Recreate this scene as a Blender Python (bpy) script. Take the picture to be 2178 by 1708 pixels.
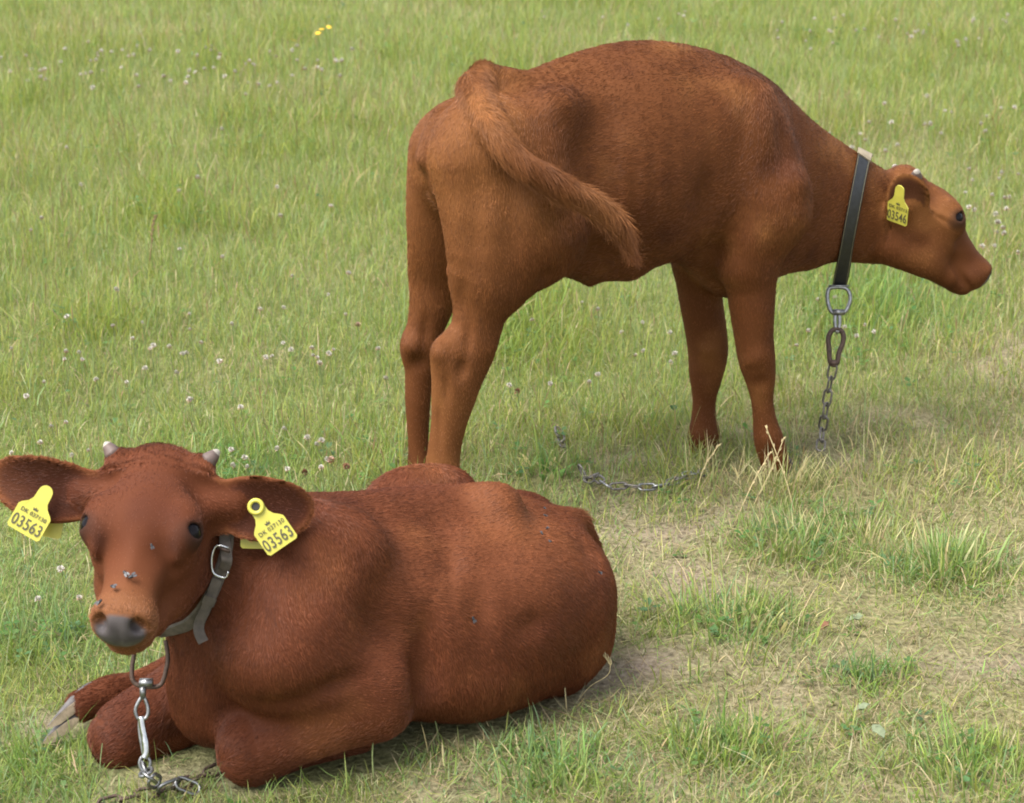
import bpy, bmesh, math, random, time
import numpy as np
from mathutils import Vector, Matrix

T0 = time.time()
GD = 1.0
scene = bpy.context.scene
for o in list(bpy.data.objects):
    bpy.data.objects.remove(o)
COL = scene.collection

# ------------------------------------------------------------------ camera
CAM_H, PITCH, FPX, IW, IH = 1.45, math.radians(17.5), 4680.0, 2178.0, 1708.0
cam_d = bpy.data.cameras.new('camera')
cam = bpy.data.objects.new('camera', cam_d)
COL.objects.link(cam)
cam.location = (0, 0, CAM_H)
cam.rotation_euler = (math.pi / 2 - PITCH, 0, 0)
cam_d.sensor_width = 36.0
cam_d.sensor_fit = 'HORIZONTAL'
cam_d.lens = 36.0 * FPX / IW
cam_d.clip_start, cam_d.clip_end = 0.1, 1500.0
cam_d.dof.use_dof = True
cam_d.dof.focus_distance = 3.6
cam_d.dof.aperture_fstop = 11.0
scene.camera = cam

# ------------------------------------------------------------------ sky and sun
SUN_DIR = Vector((-0.62, -0.42, 1.25)).normalized()      # towards the sun
world = bpy.data.worlds.new('World')
scene.world = world
world.use_nodes = True
wn, wl = world.node_tree.nodes, world.node_tree.links
wn.clear()
sky = wn.new('ShaderNodeTexSky')
sky.sky_type = 'NISHITA'
sky.sun_disc = False
sky.sun_elevation = math.asin(SUN_DIR.z)
sky.sun_rotation = math.atan2(SUN_DIR.x, SUN_DIR.y)
sky.dust_density = 3.0
hs = wn.new('ShaderNodeHueSaturation')
hs.inputs['Saturation'].default_value = 0.35             # bright overcast: a nearly white sky
bg = wn.new('ShaderNodeBackground')
bg.inputs['Strength'].default_value = 0.14
wo = wn.new('ShaderNodeOutputWorld')
wl.new(sky.outputs[0], hs.inputs['Color'])
wl.new(hs.outputs[0], bg.inputs[0])
wl.new(bg.outputs[0], wo.inputs[0])
sun_d = bpy.data.lights.new('sun', 'SUN')
sun_d.energy = 2.2
sun_d.angle = math.radians(40)
sun_d.color = (1.0, 0.96, 0.9)
sun = bpy.data.objects.new('sun', sun_d)
COL.objects.link(sun)
sun.rotation_euler = SUN_DIR.to_track_quat('Z', 'Y').to_euler()

scene.cycles.filter_width = 1.8                            # a soft compact-camera lens
scene.cycles_curves.shape = 'THICK'                       # hair as round strands
scene.view_settings.view_transform = 'Standard'
scene.view_settings.look = 'None'
scene.view_settings.gamma = 1.0
scene.view_settings.use_curve_mapping = False
scene.view_settings.exposure = 1.45

# ------------------------------------------------------------------ helpers
CTH, STH = math.cos(PITCH), math.sin(PITCH)
C0 = np.array([0.0, 0.0, CAM_H])
FWD, UPV, RGT = np.array([0, CTH, -STH]), np.array([0, STH, CTH]), np.array([1.0, 0, 0])


def ray(px, py):
    """Viewing direction (unit depth) of a photograph point."""
    return FWD + RGT * ((px - IW / 2) / FPX) - UPV * ((py - IH / 2) / FPX)


def on_ground(px, py, z=0.0):
    d = ray(px, py)
    return C0 + d * ((z - CAM_H) / d[2])


def at_depth(px, py, t):
    return C0 + ray(px, py) * t


def depth_of(p):
    return float(np.dot(np.asarray(p) - C0, FWD))


def project(P):
    P = np.asarray(P, float) - C0
    t = P @ FWD
    return IW / 2 + FPX * (P @ RGT) / t, IH / 2 - FPX * (P @ UPV) / t, t


class Frame:
    """A vertical plane along an animal's spine; points are given by where they are seen and how far left of the spine they lie."""
    def __init__(self, origin, heading_deg):
        a = math.radians(heading_deg)
        self.o = np.array(origin, float)
        self.h = np.array([math.cos(a), math.sin(a), 0.0])
        self.l = np.array([-math.sin(a), math.cos(a), 0.0])

    def __call__(self, px, py, lat=0.0):
        d = ray(px, py)
        t = (lat + np.dot(self.o - C0, self.l)) / np.dot(d, self.l)
        return C0 + d * t


def unit(v):
    v = np.asarray(v, float)
    return v / max(np.linalg.norm(v), 1e-9)


# ------------------------------------------------------------------ implicit surfaces (bodies grown as one continuous skin)
class Body:
    shrink = 0.002                       # room for the coat

    def __init__(self):
        self.prims = []

    def add(self, fn, lo, hi, k, op='u', flow=(0, 0, 0), tag=''):
        self.prims.append(dict(fn=fn, lo=np.asarray(lo, float), hi=np.asarray(hi, float), k=k, op=op, flow=np.asarray(flow, float), tag=tag))

    def bone(self, a, b, ra, rb, k=0.04, side=None, op='u', flow=None, tag='', cap=None):
        """Tapered capsule with elliptic section; ra, rb = radius or (side, up)."""
        a, b = np.asarray(a, float), np.asarray(b, float)
        ra = (ra, ra) if np.isscalar(ra) else ra
        rb = (rb, rb) if np.isscalar(rb) else rb
        L = max(np.linalg.norm(b - a), 1e-6)
        w = (b - a) / L
        s = np.array([0, 1.0, 0]) if side is None else np.asarray(side, float)
        s = unit(s - w * np.dot(s, w))
        u = np.cross(w, s)
        capa = 0.5 * (ra[0] + ra[1]) if cap is None else cap[0]
        capb = 0.5 * (rb[0] + rb[1]) if cap is None else cap[1]
        M = np.stack([s, u, w], 1).astype(np.float32)

        def fn(p):
            q = (p - a) @ M
            t = np.clip(q[:, 2] / L, 0, 1).astype(np.float32)
            rs = ra[0] + (rb[0] - ra[0]) * t
            ru = ra[1] + (rb[1] - ra[1]) * t
            rw = capa + (capb - capa) * t
            x, y, z = q[:, 0] / rs, q[:, 1] / ru, (q[:, 2] - t * L) / rw
            k0 = np.sqrt(x * x + y * y + z * z) + 1e-6
            k1 = np.sqrt((x / rs) ** 2 + (y / ru) ** 2 + (z / rw) ** 2) + 1e-6
            return k0 * (k0 - 1) / k1
        m = max(ra[0], ra[1], rb[0], rb[1], capa, capb)
        self.add(fn, np.minimum(a, b) - m, np.maximum(a, b) + m, k, op, w if flow is None else flow, tag)

    def chain(self, pts, radii, k=0.04, side=None, flow=None, tag='', sub=5, cap=None):
        """A limb or trunk: a smooth tapering tube through points, radii = radius or (side, up)."""
        P = np.asarray(pts, float)
        Rr = np.array([(r, r) if np.isscalar(r) else r for r in radii], float)
        Q, S2 = [], []
        n = len(P)
        for i in range(n - 1):
            p0, p1, p2, p3 = P[max(i - 1, 0)], P[i], P[i + 1], P[min(i + 2, n - 1)]
            r0, r1, r2, r3 = Rr[max(i - 1, 0)], Rr[i], Rr[i + 1], Rr[min(i + 2, n - 1)]
            for j in range(sub):
                t = j / sub
                f = lambda a, b, c, d: 0.5 * (2 * b + (c - a) * t + (2 * a - 5 * b + 4 * c - d) * t * t + (3 * b - a - 3 * c + d) * t ** 3)
                Q.append(f(p0, p1, p2, p3)); S2.append(f(r0, r1, r2, r3))
        Q.append(P[-1]); S2.append(Rr[-1])
        Q, S2 = np.array(Q), np.array(S2)
        m = len(Q)
        seg = Q[1:] - Q[:-1]
        sl = np.maximum(np.linalg.norm(seg, axis=1), 1e-6)
        sw = seg / sl[:, None]
        tan = np.zeros_like(Q)
        tan[1:-1] = sw[:-1] + sw[1:]; tan[0] = sw[0]; tan[-1] = sw[-1]
        tan /= np.linalg.norm(tan, axis=1)[:, None]
        sv = np.array([0, 1.0, 0]) if side is None else np.asarray(side, float)
        sv = sv - tan * (tan @ sv)[:, None]
        sv /= np.maximum(np.linalg.norm(sv, axis=1), 1e-6)[:, None]
        cp = 0.5 * S2.sum(1)
        if cap is not None:
            cp[0], cp[-1] = cap
        Qf, Sf, Tf, Vf, Cf = (x.astype(np.float32) for x in (Q, S2, tan, sv, cp))
        swf, slf = sw.astype(np.float32), sl.astype(np.float32)
        q2 = (Qf * Qf).sum(1)

        def fn(p):
            p = np.asarray(p, np.float32)
            j = (q2[None, :] - 2 * p @ Qf.T).argmin(1)
            # the better of the two segments that meet at the nearest knot
            ja = np.clip(j - 1, 0, m - 2); jb = np.clip(j, 0, m - 2)
            ta = np.clip(((p - Qf[ja]) * swf[ja]).sum(1) / slf[ja], 0, 1)
            tb = np.clip(((p - Qf[jb]) * swf[jb]).sum(1) / slf[jb], 0, 1)
            ca = Qf[ja] + swf[ja] * (ta * slf[ja])[:, None]
            cb = Qf[jb] + swf[jb] * (tb * slf[jb])[:, None]
            useb = ((p - cb) ** 2).sum(1) < ((p - ca) ** 2).sum(1)
            i = np.where(useb, jb, ja); t = np.where(useb, tb, ta)[:, None]
            o = p - np.where(useb[:, None], cb, ca)
            r = Sf[i] * (1 - t) + Sf[i + 1] * t
            w = Tf[i] * (1 - t) + Tf[i + 1] * t
            v = Vf[i] * (1 - t) + Vf[i + 1] * t
            rw = Cf[i] * (1 - t[:, 0]) + Cf[i + 1] * t[:, 0]
            ow = (o * w).sum(1); os_ = (o * v).sum(1)
            ou = np.sqrt(np.maximum((o * o).sum(1) - ow * ow - os_ * os_, 0))
            x, y, z = os_ / r[:, 0], ou / r[:, 1], ow / rw
            k0 = np.sqrt(x * x + y * y + z * z) + 1e-6
            k1 = np.sqrt((x / r[:, 0]) ** 2 + (y / r[:, 1]) ** 2 + (z / rw) ** 2) + 1e-6
            return k0 * (k0 - 1) / k1
        lo = (Q - S2.max(1)[:, None]).min(0); hi = (Q + S2.max(1)[:, None]).max(0)
        if cap is not None:
            lo = lo - 0.02; hi = hi + 0.02
        d0 = unit(P[-1] - P[0])
        self.add(fn, lo, hi, k, 'u', d0 if flow is None else flow, tag)

    def blob(self, c, r, axes=None, k=0.04, op='u', flow=(0, 0, -1), tag=''):
        c = np.asarray(c, float)
        r = np.array([r, r, r], float) if np.isscalar(r) else np.asarray(r, float)
        M = (np.eye(3) if axes is None else np.stack([unit(v) for v in axes], 1)).astype(np.float32)

        def fn(p):
            q = (p - c) @ M
            q = q / r
            k0 = np.linalg.norm(q, axis=1) + 1e-6
            k1 = np.linalg.norm(q / r, axis=1) + 1e-6
            return k0 * (k0 - 1) / k1
        m = r.max()
        self.add(fn, c - m, c + m, k, op, flow, tag)

    def bump(self, c, rad, h, axes=None):
        """Raise (h > 0) or sink (h < 0) the skin smoothly round c."""
        c = np.asarray(c, float)
        rad = np.array([rad] * 3, float) if np.isscalar(rad) else np.asarray(rad, float)
        M = (np.eye(3) if axes is None else np.stack([unit(v) for v in axes], 1)).astype(np.float32)

        def fn(p):
            q = ((p - c) @ M) / rad
            return -h * np.exp(-(q * q).sum(1))
        m = rad.max() * 2.2
        self.add(fn, c - m, c + m, 0, 'b')

    def dent(self, px, py, rad, h):
        """Raise or sink the skin where it is seen at a photograph point."""
        d = ray(px, py); o = C0 + d * 2.2
        ts = np.arange(0, 3.2, 0.006)
        v = self.eval(o + ts[:, None] * d)
        j = np.flatnonzero(v < 0.001)
        if len(j):
            self.bump(o + d * ts[j[0]], rad, h)

    def ear(self, base, e, n, L, W, curl, taper=0.3, k=0.02, thick=0.0048, tag='ear'):
        """A cupped leaf: e runs to the tip, n is the way it opens."""
        base, e = np.asarray(base, float), unit(e)
        n = unit(np.asarray(n, float) - e * np.dot(n, e))
        w = np.cross(n, e)
        M = np.stack([e, w, n], 1).astype(np.float32)
        c = base + e * L * 0.5
        rl = L * 0.52

        def fn(p):
            q = (p - c) @ M
            u = q[:, 0]
            f = np.clip(1 - taper * u / rl, 0.5, 1.6)
            v = q[:, 1] / f
            z = q[:, 2] - curl * v * v + 0.9 * u * u
            x, y, zz = u / rl, v / W, z / thick
            k0 = np.sqrt(x * x + y * y + zz * zz) + 1e-6
            k1 = np.sqrt((x / rl) ** 2 + (y / W) ** 2 + (zz / thick) ** 2) + 1e-6
            return k0 * (k0 - 1) / k1 - 0.0028
        self.add(fn, c - rl * 1.05, c + rl * 1.05, k, 'u', e, tag)
        self.ear_frames = getattr(self, 'ear_frames', []) + [(c, M, rl, W, curl, taper)]

    def _chunk(self, p, prims):
        d = np.full(len(p), 1.0, np.float32)
        for q in prims:
            v = q['fn'](p)
            k, op = q['k'], q['op']
            if op == 'u':
                h = np.maximum(k - np.abs(d - v), 0)
                d = np.minimum(d, v) - h * h * (0.25 / k)
            elif op == 's':
                v = -v
                h = np.maximum(k - np.abs(d - v), 0)
                d = np.maximum(d, v) + h * h * (0.25 / k)
            else:
                d = d + v
        return d

    def eval(self, P, cell=0.07, what=None):
        P = np.asarray(P, np.float32)
        out = np.empty(len(P), np.float32)
        key = np.floor(P / cell).astype(np.int64) + 5000
        key = key[:, 0] * 100000000 + key[:, 1] * 10000 + key[:, 2]
        order = np.argsort(key, kind='stable')
        cuts = np.flatnonzero(np.diff(key[order])) + 1
        def work(idx):
            p = P[idx]
            lo, hi = p.min(0), p.max(0)
            near = [q for q in self.prims if np.all(lo < q['hi'] + 0.075) and np.all(hi > q['lo'] - 0.075)]
            out[idx] = self._chunk(p, near) if near else 0.3
        for idx in np.split(order, cuts):
            work(idx)
        return out

    def grad(self, P, e=0.0015):
        P = np.asarray(P, np.float32)
        ks = np.array([[1, -1, -1], [-1, -1, 1], [-1, 1, -1], [1, 1, 1]], np.float32)
        g = np.zeros_like(P)
        for kk in ks:
            g += kk * self.eval(P + kk * e)[:, None]
        return g / (4 * e)

    def surface(self, h=0.0045):
        lo = np.min([q['lo'] for q in self.prims if q['op'] == 'u'], 0) - 0.03
        hi = np.max([q['hi'] for q in self.prims if q['op'] == 'u'], 0) + 0.03
        B = 8
        nb = np.ceil((hi - lo) / (h * B)).astype(int)
        # blocks that may hold the skin
        g = np.stack(np.meshgrid(*[np.arange(n) for n in nb], indexing='ij'), -1).reshape(-1, 3)
        c = lo + (g + 0.5) * h * B
        dc = self.eval(c, cell=0.16)
        keep = g[np.abs(dc) < h * B * 1.0 + 0.006]
        n = nb * B + 1
        D = np.full(n, 9.0, np.float32)
        off = np.stack(np.meshgrid(*[np.arange(B + 1)] * 3, indexing='ij'), -1).reshape(-1, 3)
        todo = np.zeros(n, bool)
        for b in keep:
            todo[b[0] * B:b[0] * B + B + 1, b[1] * B:b[1] * B + B + 1, b[2] * B:b[2] * B + B + 1] = True
        ijk = np.argwhere(todo)
        D[todo] = self.eval(lo + ijk * h) + self.shrink
        # surface nets
        known = D < 8
        cx, cy, cz = n - 1
        mn = np.full((cx, cy, cz), 9.0, np.float32); mx = np.full((cx, cy, cz), -9.0, np.float32)
        ok = np.ones((cx, cy, cz), bool)
        for dx in (0, 1):
            for dy in (0, 1):
                for dz in (0, 1):
                    s = D[dx:dx + cx, dy:dy + cy, dz:dz + cz]
                    mn = np.minimum(mn, s); mx = np.maximum(mx, s)
                    ok &= s < 8
        act = ok & (mn < 0) & (mx >= 0)
        cells = np.argwhere(act)
        vid = np.full((cx, cy, cz), -1, np.int64)
        vid[act] = np.arange(len(cells))
        acc = np.zeros((len(cells), 3)); cnt = np.zeros(len(cells))
        for axis in range(3):
            o1, o2 = [a for a in range(3) if a != axis]
            for i in (0, 1):
                for j in (0, 1):
                    st = np.zeros(3, int); st[o1] = i; st[o2] = j
                    en = st.copy(); en[axis] = 1
                    a = D[tuple((cells + st).T)]; b = D[tuple((cells + en).T)]
                    m = (a < 0) != (b < 0)
                    t = np.where(m, a / np.where(m, a - b, 1), 0)
                    pt = st + np.zeros((len(cells), 3)); pt[:, axis] = t
                    acc[m] += pt[m]; cnt[m] += 1
        V = lo + (cells + acc / cnt[:, None]) * h
        faces = []
        for axis in range(3):
            o1, o2 = (axis + 1) % 3, (axis + 2) % 3
            sl0 = [slice(None)] * 3; sl1 = [slice(None)] * 3
            sl0[axis] = slice(0, n[axis] - 1); sl1[axis] = slice(1, n[axis])
            a, b = D[tuple(sl0)], D[tuple(sl1)]
            m = ((a < 0) != (b < 0)) & (a < 8) & (b < 8)
            e = np.argwhere(m)
            e = e[(e[:, o1] > 0) & (e[:, o2] > 0) & (e[:, o1] < n[o1] - 1) & (e[:, o2] < n[o2] - 1)]
            neg = D[tuple(e.T)] < 0
            q = []
            for i, j in ((-1, -1), (0, -1), (0, 0), (-1, 0)):
                c = e.copy(); c[:, o1] += i; c[:, o2] += j
                q.append(vid[tuple(c.T)])
            q = np.stack(q, 1)
            good = (q >= 0).all(1)
            q, neg = q[good], neg[good]
            q[~neg] = q[~neg][:, ::-1]
            faces.append(q)
        F = np.concatenate(faces)
        V = V.astype(np.float32)
        for _ in range(2):
            d = self.eval(V) + self.shrink; g = self.grad(V)
            gl = np.maximum((g * g).sum(1), 0.2)
            V = V - np.clip(d / gl, -h, h)[:, None] * g * 0.9
        N = self.grad(V)
        N /= np.maximum(np.linalg.norm(N, axis=1), 1e-6)[:, None]
        # keep the largest connected skin only
        lab = np.arange(len(V))
        ed = np.concatenate([F[:, [0, 1]], F[:, [1, 2]], F[:, [2, 3]], F[:, [3, 0]]])
        for _ in range(400):
            m = np.minimum(lab[ed[:, 0]], lab[ed[:, 1]])
            new = lab.copy()
            np.minimum.at(new, ed[:, 0], m); np.minimum.at(new, ed[:, 1], m)
            new = new[new]
            if (new == lab).all():
                break
            lab = new
        big = np.bincount(lab).argmax()
        keepv = lab == big
        remap = np.cumsum(keepv) - 1
        F = remap[F[keepv[F].all(1)]]
        return V[keepv], F, N[keepv]

    def flow_at(self, V):
        acc = np.zeros_like(V)
        for q in self.prims:
            if q['op'] != 'u' or not np.any(q['flow']):
                continue
            m = np.all(V > q['lo'] - 0.03, 1) & np.all(V < q['hi'] + 0.03, 1)
            if m.any():
                w = np.exp(-np.clip(q['fn'](V[m]), -0.02, 1) / 0.018)
                acc[m] += w[:, None] * q['flow']
        return acc

    def tag_dist(self, V, tag):
        d = np.full(len(V), 1.0)
        for q in self.prims:
            if q['tag'] == tag:
                d = np.minimum(d, q['fn'](np.asarray(V, np.float32)))
        return d

    def march(self, origins, dirs, far=0.4, inside=True):
        """First zero crossing going outward from inside points."""
        t = np.zeros(len(origins), np.float32)
        ts = np.arange(0, far, 0.006, dtype=np.float32)
        hit = np.full(len(origins), far, np.float32)
        pts = origins[:, None, :] + dirs[:, None, :] * ts[None, :, None]
        d = self.eval(pts.reshape(-1, 3)).reshape(len(origins), -1)
        for i in range(len(origins)):
            s = d[i]
            pos = np.flatnonzero(s > 0) if inside else np.flatnonzero(s < 0)
            if len(pos):
                j = pos[0]
                hit[i] = ts[j] if j == 0 else ts[j - 1] + 0.006 * s[j - 1] / (s[j - 1] - s[j] + 1e-9)
        return hit


def mesh_np(name, V, F, mat=None, parent=None, smooth=True, attrs=None):
    """One mesh object from arrays; F rows are quads, or triangles when the last index repeats or rows have three."""
    me = bpy.data.meshes.new(name)
    V = np.asarray(V, np.float32); F = np.asarray(F)
    k = F.shape[1]
    me.vertices.add(len(V)); me.vertices.foreach_set('co', V.ravel())
    me.loops.add(len(F) * k); me.loops.foreach_set('vertex_index', F.astype(np.int32).ravel())
    me.polygons.add(len(F))
    me.polygons.foreach_set('loop_start', np.arange(0, len(F) * k, k, dtype=np.int32))
    me.polygons.foreach_set('loop_total', np.full(len(F), k, np.int32))
    me.polygons.foreach_set('use_smooth', np.full(len(F), smooth))
    for an, arr in (attrs or {}).items():
        if arr.ndim == 1:
            at = me.attributes.new(an, 'FLOAT', 'POINT'); at.data.foreach_set('value', arr.astype(np.float32))
        elif arr.shape[1] == 4:
            at = me.attributes.new(an, 'FLOAT_COLOR', 'POINT'); at.data.foreach_set('color', arr.astype(np.float32).ravel())
        else:
            at = me.attributes.new(an, 'FLOAT_VECTOR', 'POINT'); at.data.foreach_set('vector', arr.astype(np.float32).ravel())
    me.update(calc_edges=True)
    me.validate()
    return link(name, me, mat, parent)


def link(name, me, mat=None, parent=None):
    o = bpy.data.objects.new(name, me)
    COL.objects.link(o)
    if mat is not None:
        me.materials.append(mat)
    if parent is not None:
        o.parent = parent
        o.matrix_parent_inverse = Matrix.Translation(-Vector(parent.location))
    return o


def thing(name, label, cat, loc, group=None):
    o = bpy.data.objects.new(name, None)
    COL.objects.link(o)
    o.location = Vector([float(c) for c in loc])
    o.empty_display_size = 0.05
    o['label'] = label; o['category'] = cat
    if group:
        o['group'] = group
    return o

# ------------------------------------------------------------------ a calf's head, shared by both animals
class HeadFrame:
    def __init__(self, o, x, z, s=1.0, ex=0.119):
        self.ex = ex; self.o = np.asarray(o, float); self.x = unit(x)
        z = np.asarray(z, float); self.z = unit(z - self.x * np.dot(z, self.x))
        self.y = np.cross(self.z, self.x); self.s = s
        self.ax = (self.x, self.y, self.z)

    def p(self, x, y, z):
        return self.o + (self.x * x + self.y * y + self.z * z) * self.s

    def v(self, x, y, z):
        return self.x * x + self.y * y + self.z * z

    def local(self, P):
        q = (np.asarray(P) - self.o) / self.s
        return np.stack([q @ self.x, q @ self.y, q @ self.z], -1)


def grow_head(B, H, ears):
    B.n_trunk = len(B.prims)
    s = H.s
    fx = H.x
    def blob(x, y, z, r, k=0.03, op='u', flow=None):
        B.blob(H.p(x, y, z), np.array(r) * s, H.ax, k * s, op, -fx if flow is None else flow)
    def bone(a, b, ra, rb, k=0.03, op='u', cap=None):
        B.bone(H.p(*a), H.p(*b), tuple(np.array(ra) * s), tuple(np.array(rb) * s), k * s, H.y, op, flow=H.x, cap=None if cap is None else tuple(np.array(cap) * s))
    # cranium, brow, poll
    blob(0.062, 0, -0.045, (0.080, 0.066, 0.062), 0.03, flow=H.x)
    blob(0.106, 0, -0.014, (0.062, 0.068, 0.050), 0.03, flow=H.x)
    blob(0.004, 0, -0.022, (0.034, 0.052, 0.034), 0.03, flow=H.x)
    # bridge of the nose, cheeks, jaw
    bone((0.12, 0, -0.034), (0.245, 0, -0.038), (0.050, 0.046), (0.039, 0.036), 0.03)
    for sd in (1, -1):
        blob(0.125, sd * 0.041, -0.085, (0.066, 0.031, 0.056), 0.03, flow=H.x)
        blob(0.085, sd * 0.034, -0.115, (0.050, 0.026, 0.050), 0.03, flow=H.x)
        bone((0.08, sd * 0.040, -0.136), (0.215, sd * 0.024, -0.085), (0.029, 0.030), (0.023, 0.025), 0.03)
        # orbit and brow ridge
        blob(H.ex - 0.001, sd * 0.054, -0.014, (0.044, 0.018, 0.028), 0.03, flow=H.x)
        blob(H.ex - 0.020, sd * 0.055, 0.002, (0.026, 0.018, 0.014), 0.018, flow=H.x)
        # horn base
        blob(0.004, sd * 0.059, -0.014, (0.020, 0.018, 0.018), 0.02, flow=H.x)
    # muzzle: upper lip, nose, lower jaw
    blob(0.256, 0, -0.040, (0.032, 0.042, 0.038), 0.022, flow=-H.x)
    blob(0.268, 0, -0.026, (0.016, 0.034, 0.026), 0.016, flow=-H.x)
    blob(0.248, 0, -0.075, (0.034, 0.032, 0.020), 0.012, flow=-H.x)
    bone((0.15, 0, -0.095), (0.24, 0, -0.078), (0.034, 0.034), (0.030, 0.022), 0.02)
    # mouth line, nostrils, lid slits
    for sd in (1, -1):
        B.bone(H.p(0.278, sd * 0.030, -0.072), H.p(0.205, sd * 0.045, -0.064), 0.0060 * s, 0.0045 * s, 0.006, None, 's')
        B.blob(H.p(0.281, sd * 0.027, -0.017), np.array((0.016, 0.0098, 0.0115)) * s, (H.v(1, 0.5 * sd, 0), H.v(-0.5 * sd, 1, 0.35), H.v(0, -0.35, 1)), 0.006, 's')
        B.bump(H.p(0.266, sd * 0.034, -0.012), 0.014 * s, 0.0035 * s)
        B.bump(H.p(0.160, sd * 0.048, -0.020), 0.022 * s, -0.006 * s)
        B.bump(H.p(0.190, sd * 0.046, -0.060), 0.026 * s, -0.004 * s)
        B.bump(H.p(H.ex - 0.020, sd * 0.054, 0.010), 0.018 * s, 0.0065 * s)
        B.bump(H.p(H.ex + 0.034, sd * 0.036, 0.006), np.array((0.026, 0.014, 0.018)) * s, -0.0030 * s, H.ax)
        B.bump(H.p(0.055, sd * 0.062, -0.018), 0.024 * s, -0.008 * s)
        B.bump(H.p(0.152, sd * 0.052, -0.048), np.array((0.040, 0.014, 0.012)) * s, 0.004 * s, H.ax)
        B.bump(H.p(0.215, sd * 0.040, -0.040), np.array((0.020, 0.012, 0.016)) * s, -0.004 * s, H.ax)
        # eyelids round the eyeball
        c = H.p(H.ex, sd * 0.0615, -0.004)
        B.blob(c, 0.0225 * s, None, 0.014 * s, 'u', H.x)
        out = H.v(0.22, sd, 0.75)
        B.blob(c + unit(out) * 0.021 * s, np.array((0.0074, 0.0108, 0.0175)) * s,
               (H.v(1, -0.2 * sd, -0.35), np.cross(unit(out), unit(H.v(1, -0.2 * sd, -0.35))), out), 0.004, 's')
    B.bump(H.p(0.185, 0, 0.004), np.array((0.055, 0.013, 0.016)) * s, 0.0035 * s, H.ax)
    B.bump(H.p(0.286, 0, -0.032), np.array((0.012, 0.004, 0.020)) * s, -0.0022 * s, H.ax)
    for (sd, e, n, L, W, curl, base, *tp_) in ears:
        b = H.p(*base)
        e = unit(e)
        B.bone(H.p(base[0] + 0.012, base[1] * 0.72, base[2] - 0.002), b + e * 0.030 * s, (0.028 * s, 0.026 * s), (0.017 * s, 0.019 * s), 0.03, n, flow=e)
        B.ear(b + e * 0.004, e, n, L * s, W * s, curl, tp_[0] if tp_ else 0.3, 0.022)


def eye_of(H, sd):
    return H.p(H.ex, sd * 0.0612, -0.0045), 0.0195 * H.s, H.v(0.22, sd, 0.75)


# ------------------------------------------------------------------ the standing calf
R = lambda px, dist=4.39: px * dist / FPX                       # photograph pixels to metres at a distance

S = Frame((0.485, 4.23, 0), 24.0)
far_calf = Body()
B = far_calf
l = S.l
# trunk
B.chain([S(1010, 335), S(1150, 345), S(1330, 332), S(1480, 340), S(1590, 385), S(1735, 425), S(1880, 470)],
        [(0.118, 0.118), (0.150, 0.170), (0.176, 0.212), (0.158, 0.200), (0.118, 0.184), (0.076, 0.128), (0.056, 0.092)], 0.04, l, flow=-S.h, cap=(0.100, 0.05))
B.chain([S(1050, 225), S(1200, 175), S(1390, 150), S(1520, 175), S(1640, 265)], [0.022, 0.026, 0.030, 0.030, 0.024], 0.06, l, flow=-S.h)
# hip bones, pin bones, tail head
for sd in (1, -1):
    B.blob(S(1195, 250, sd * 0.105), 0.034, None, 0.07, flow=-S.h)
    B.blob(S(1005, 275, sd * 0.070), 0.034, None, 0.06, flow=(0, 0, -1))
# brisket
B.bone(S(1510, 480), S(1560, 550), (0.080, 0.075), (0.076, 0.080), 0.05, l, flow=-S.h)
B.bone(S(1560, 500), S(1700, 500), (0.070, 0.080), (0.050, 0.065), 0.06, l, flow=-S.h)
# near foreleg
y = -0.105
B.bone(S(1560, 240, -0.10), S(1650, 440, -0.125), (0.040, 0.080), (0.050, 0.075), 0.06, l, flow=(0, 0, -1))
B.bone(S(1645, 440, -0.125), S(1590, 560, -0.115), (0.050, 0.070), (0.045, 0.060), 0.05, l, flow=(0, 0, -1))
B.chain([S(1596, 560, y), S(1599, 640, y), S(1603, 710, y), S(1610, 765, y), S(1617, 805, y), S(1621, 850, y), S(1626, 890, y), S(1635, 935, y), S(1650, 988, y)],
        [(0.049, 0.056), 0.047, 0.0405, 0.038, 0.032, 0.0238, 0.0248, 0.0310, 0.030], 0.02, l, flow=(0, 0, -1))
# far foreleg
y = 0.085
B.bone(S(1500, 300, 0.10), S(1540, 460, 0.115), (0.045, 0.075), (0.050, 0.07), 0.06, l, flow=(0, 0, -1))
B.bone(S(1540, 460, 0.115), S(1490, 560, 0.09), (0.045, 0.070), (0.045, 0.060), 0.05, l, flow=(0, 0, -1))
B.chain([S(1488, 560, y), S(1490, 630, y), S(1501, 700, y), S(1506, 750, y), S(1502, 795, y), S(1498, 850, y), S(1497, 890, y), S(1497, 928, y), S(1492, 988, y)],
        [(0.046, 0.056), 0.046, 0.044, 0.0425, 0.037, 0.0260, 0.0280, 0.0350, 0.029], 0.02, l, flow=(0, 0, -1))
# near hind leg
y = -0.115
B.bone(S(1060, 330, -0.095), S(1085, 500, -0.115), (0.080, 0.135), (0.062, 0.120), 0.05, l, flow=(0, 0, -1))
B.bone(S(1120, 430, -0.105), S(1170, 530, -0.12), (0.060, 0.100), (0.040, 0.06), 0.06, l, flow=(0, 0, -1))
B.bone(S(1085, 500, y), S(1040, 600, y), (0.060, 0.110), (0.050, 0.074), 0.05, l, flow=(0, 0, -1))
B.chain([S(1040, 600, y), S(1022, 655, y), S(1012, 700, y), S(993, 745, y), S(975, 795, y), S(964, 850, y), S(955, 900, y), S(946, 950, y), S(941, 1000, y), S(944, 1055, y)],
        [(0.050, 0.074), (0.044, 0.054), (0.040, 0.050), (0.038, 0.056), (0.037, 0.052), (0.033, 0.044), (0.030, 0.036), (0.029, 0.033), (0.034, 0.034), (0.032, 0.034)], 0.025, l, flow=(0, 0, -1))
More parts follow.
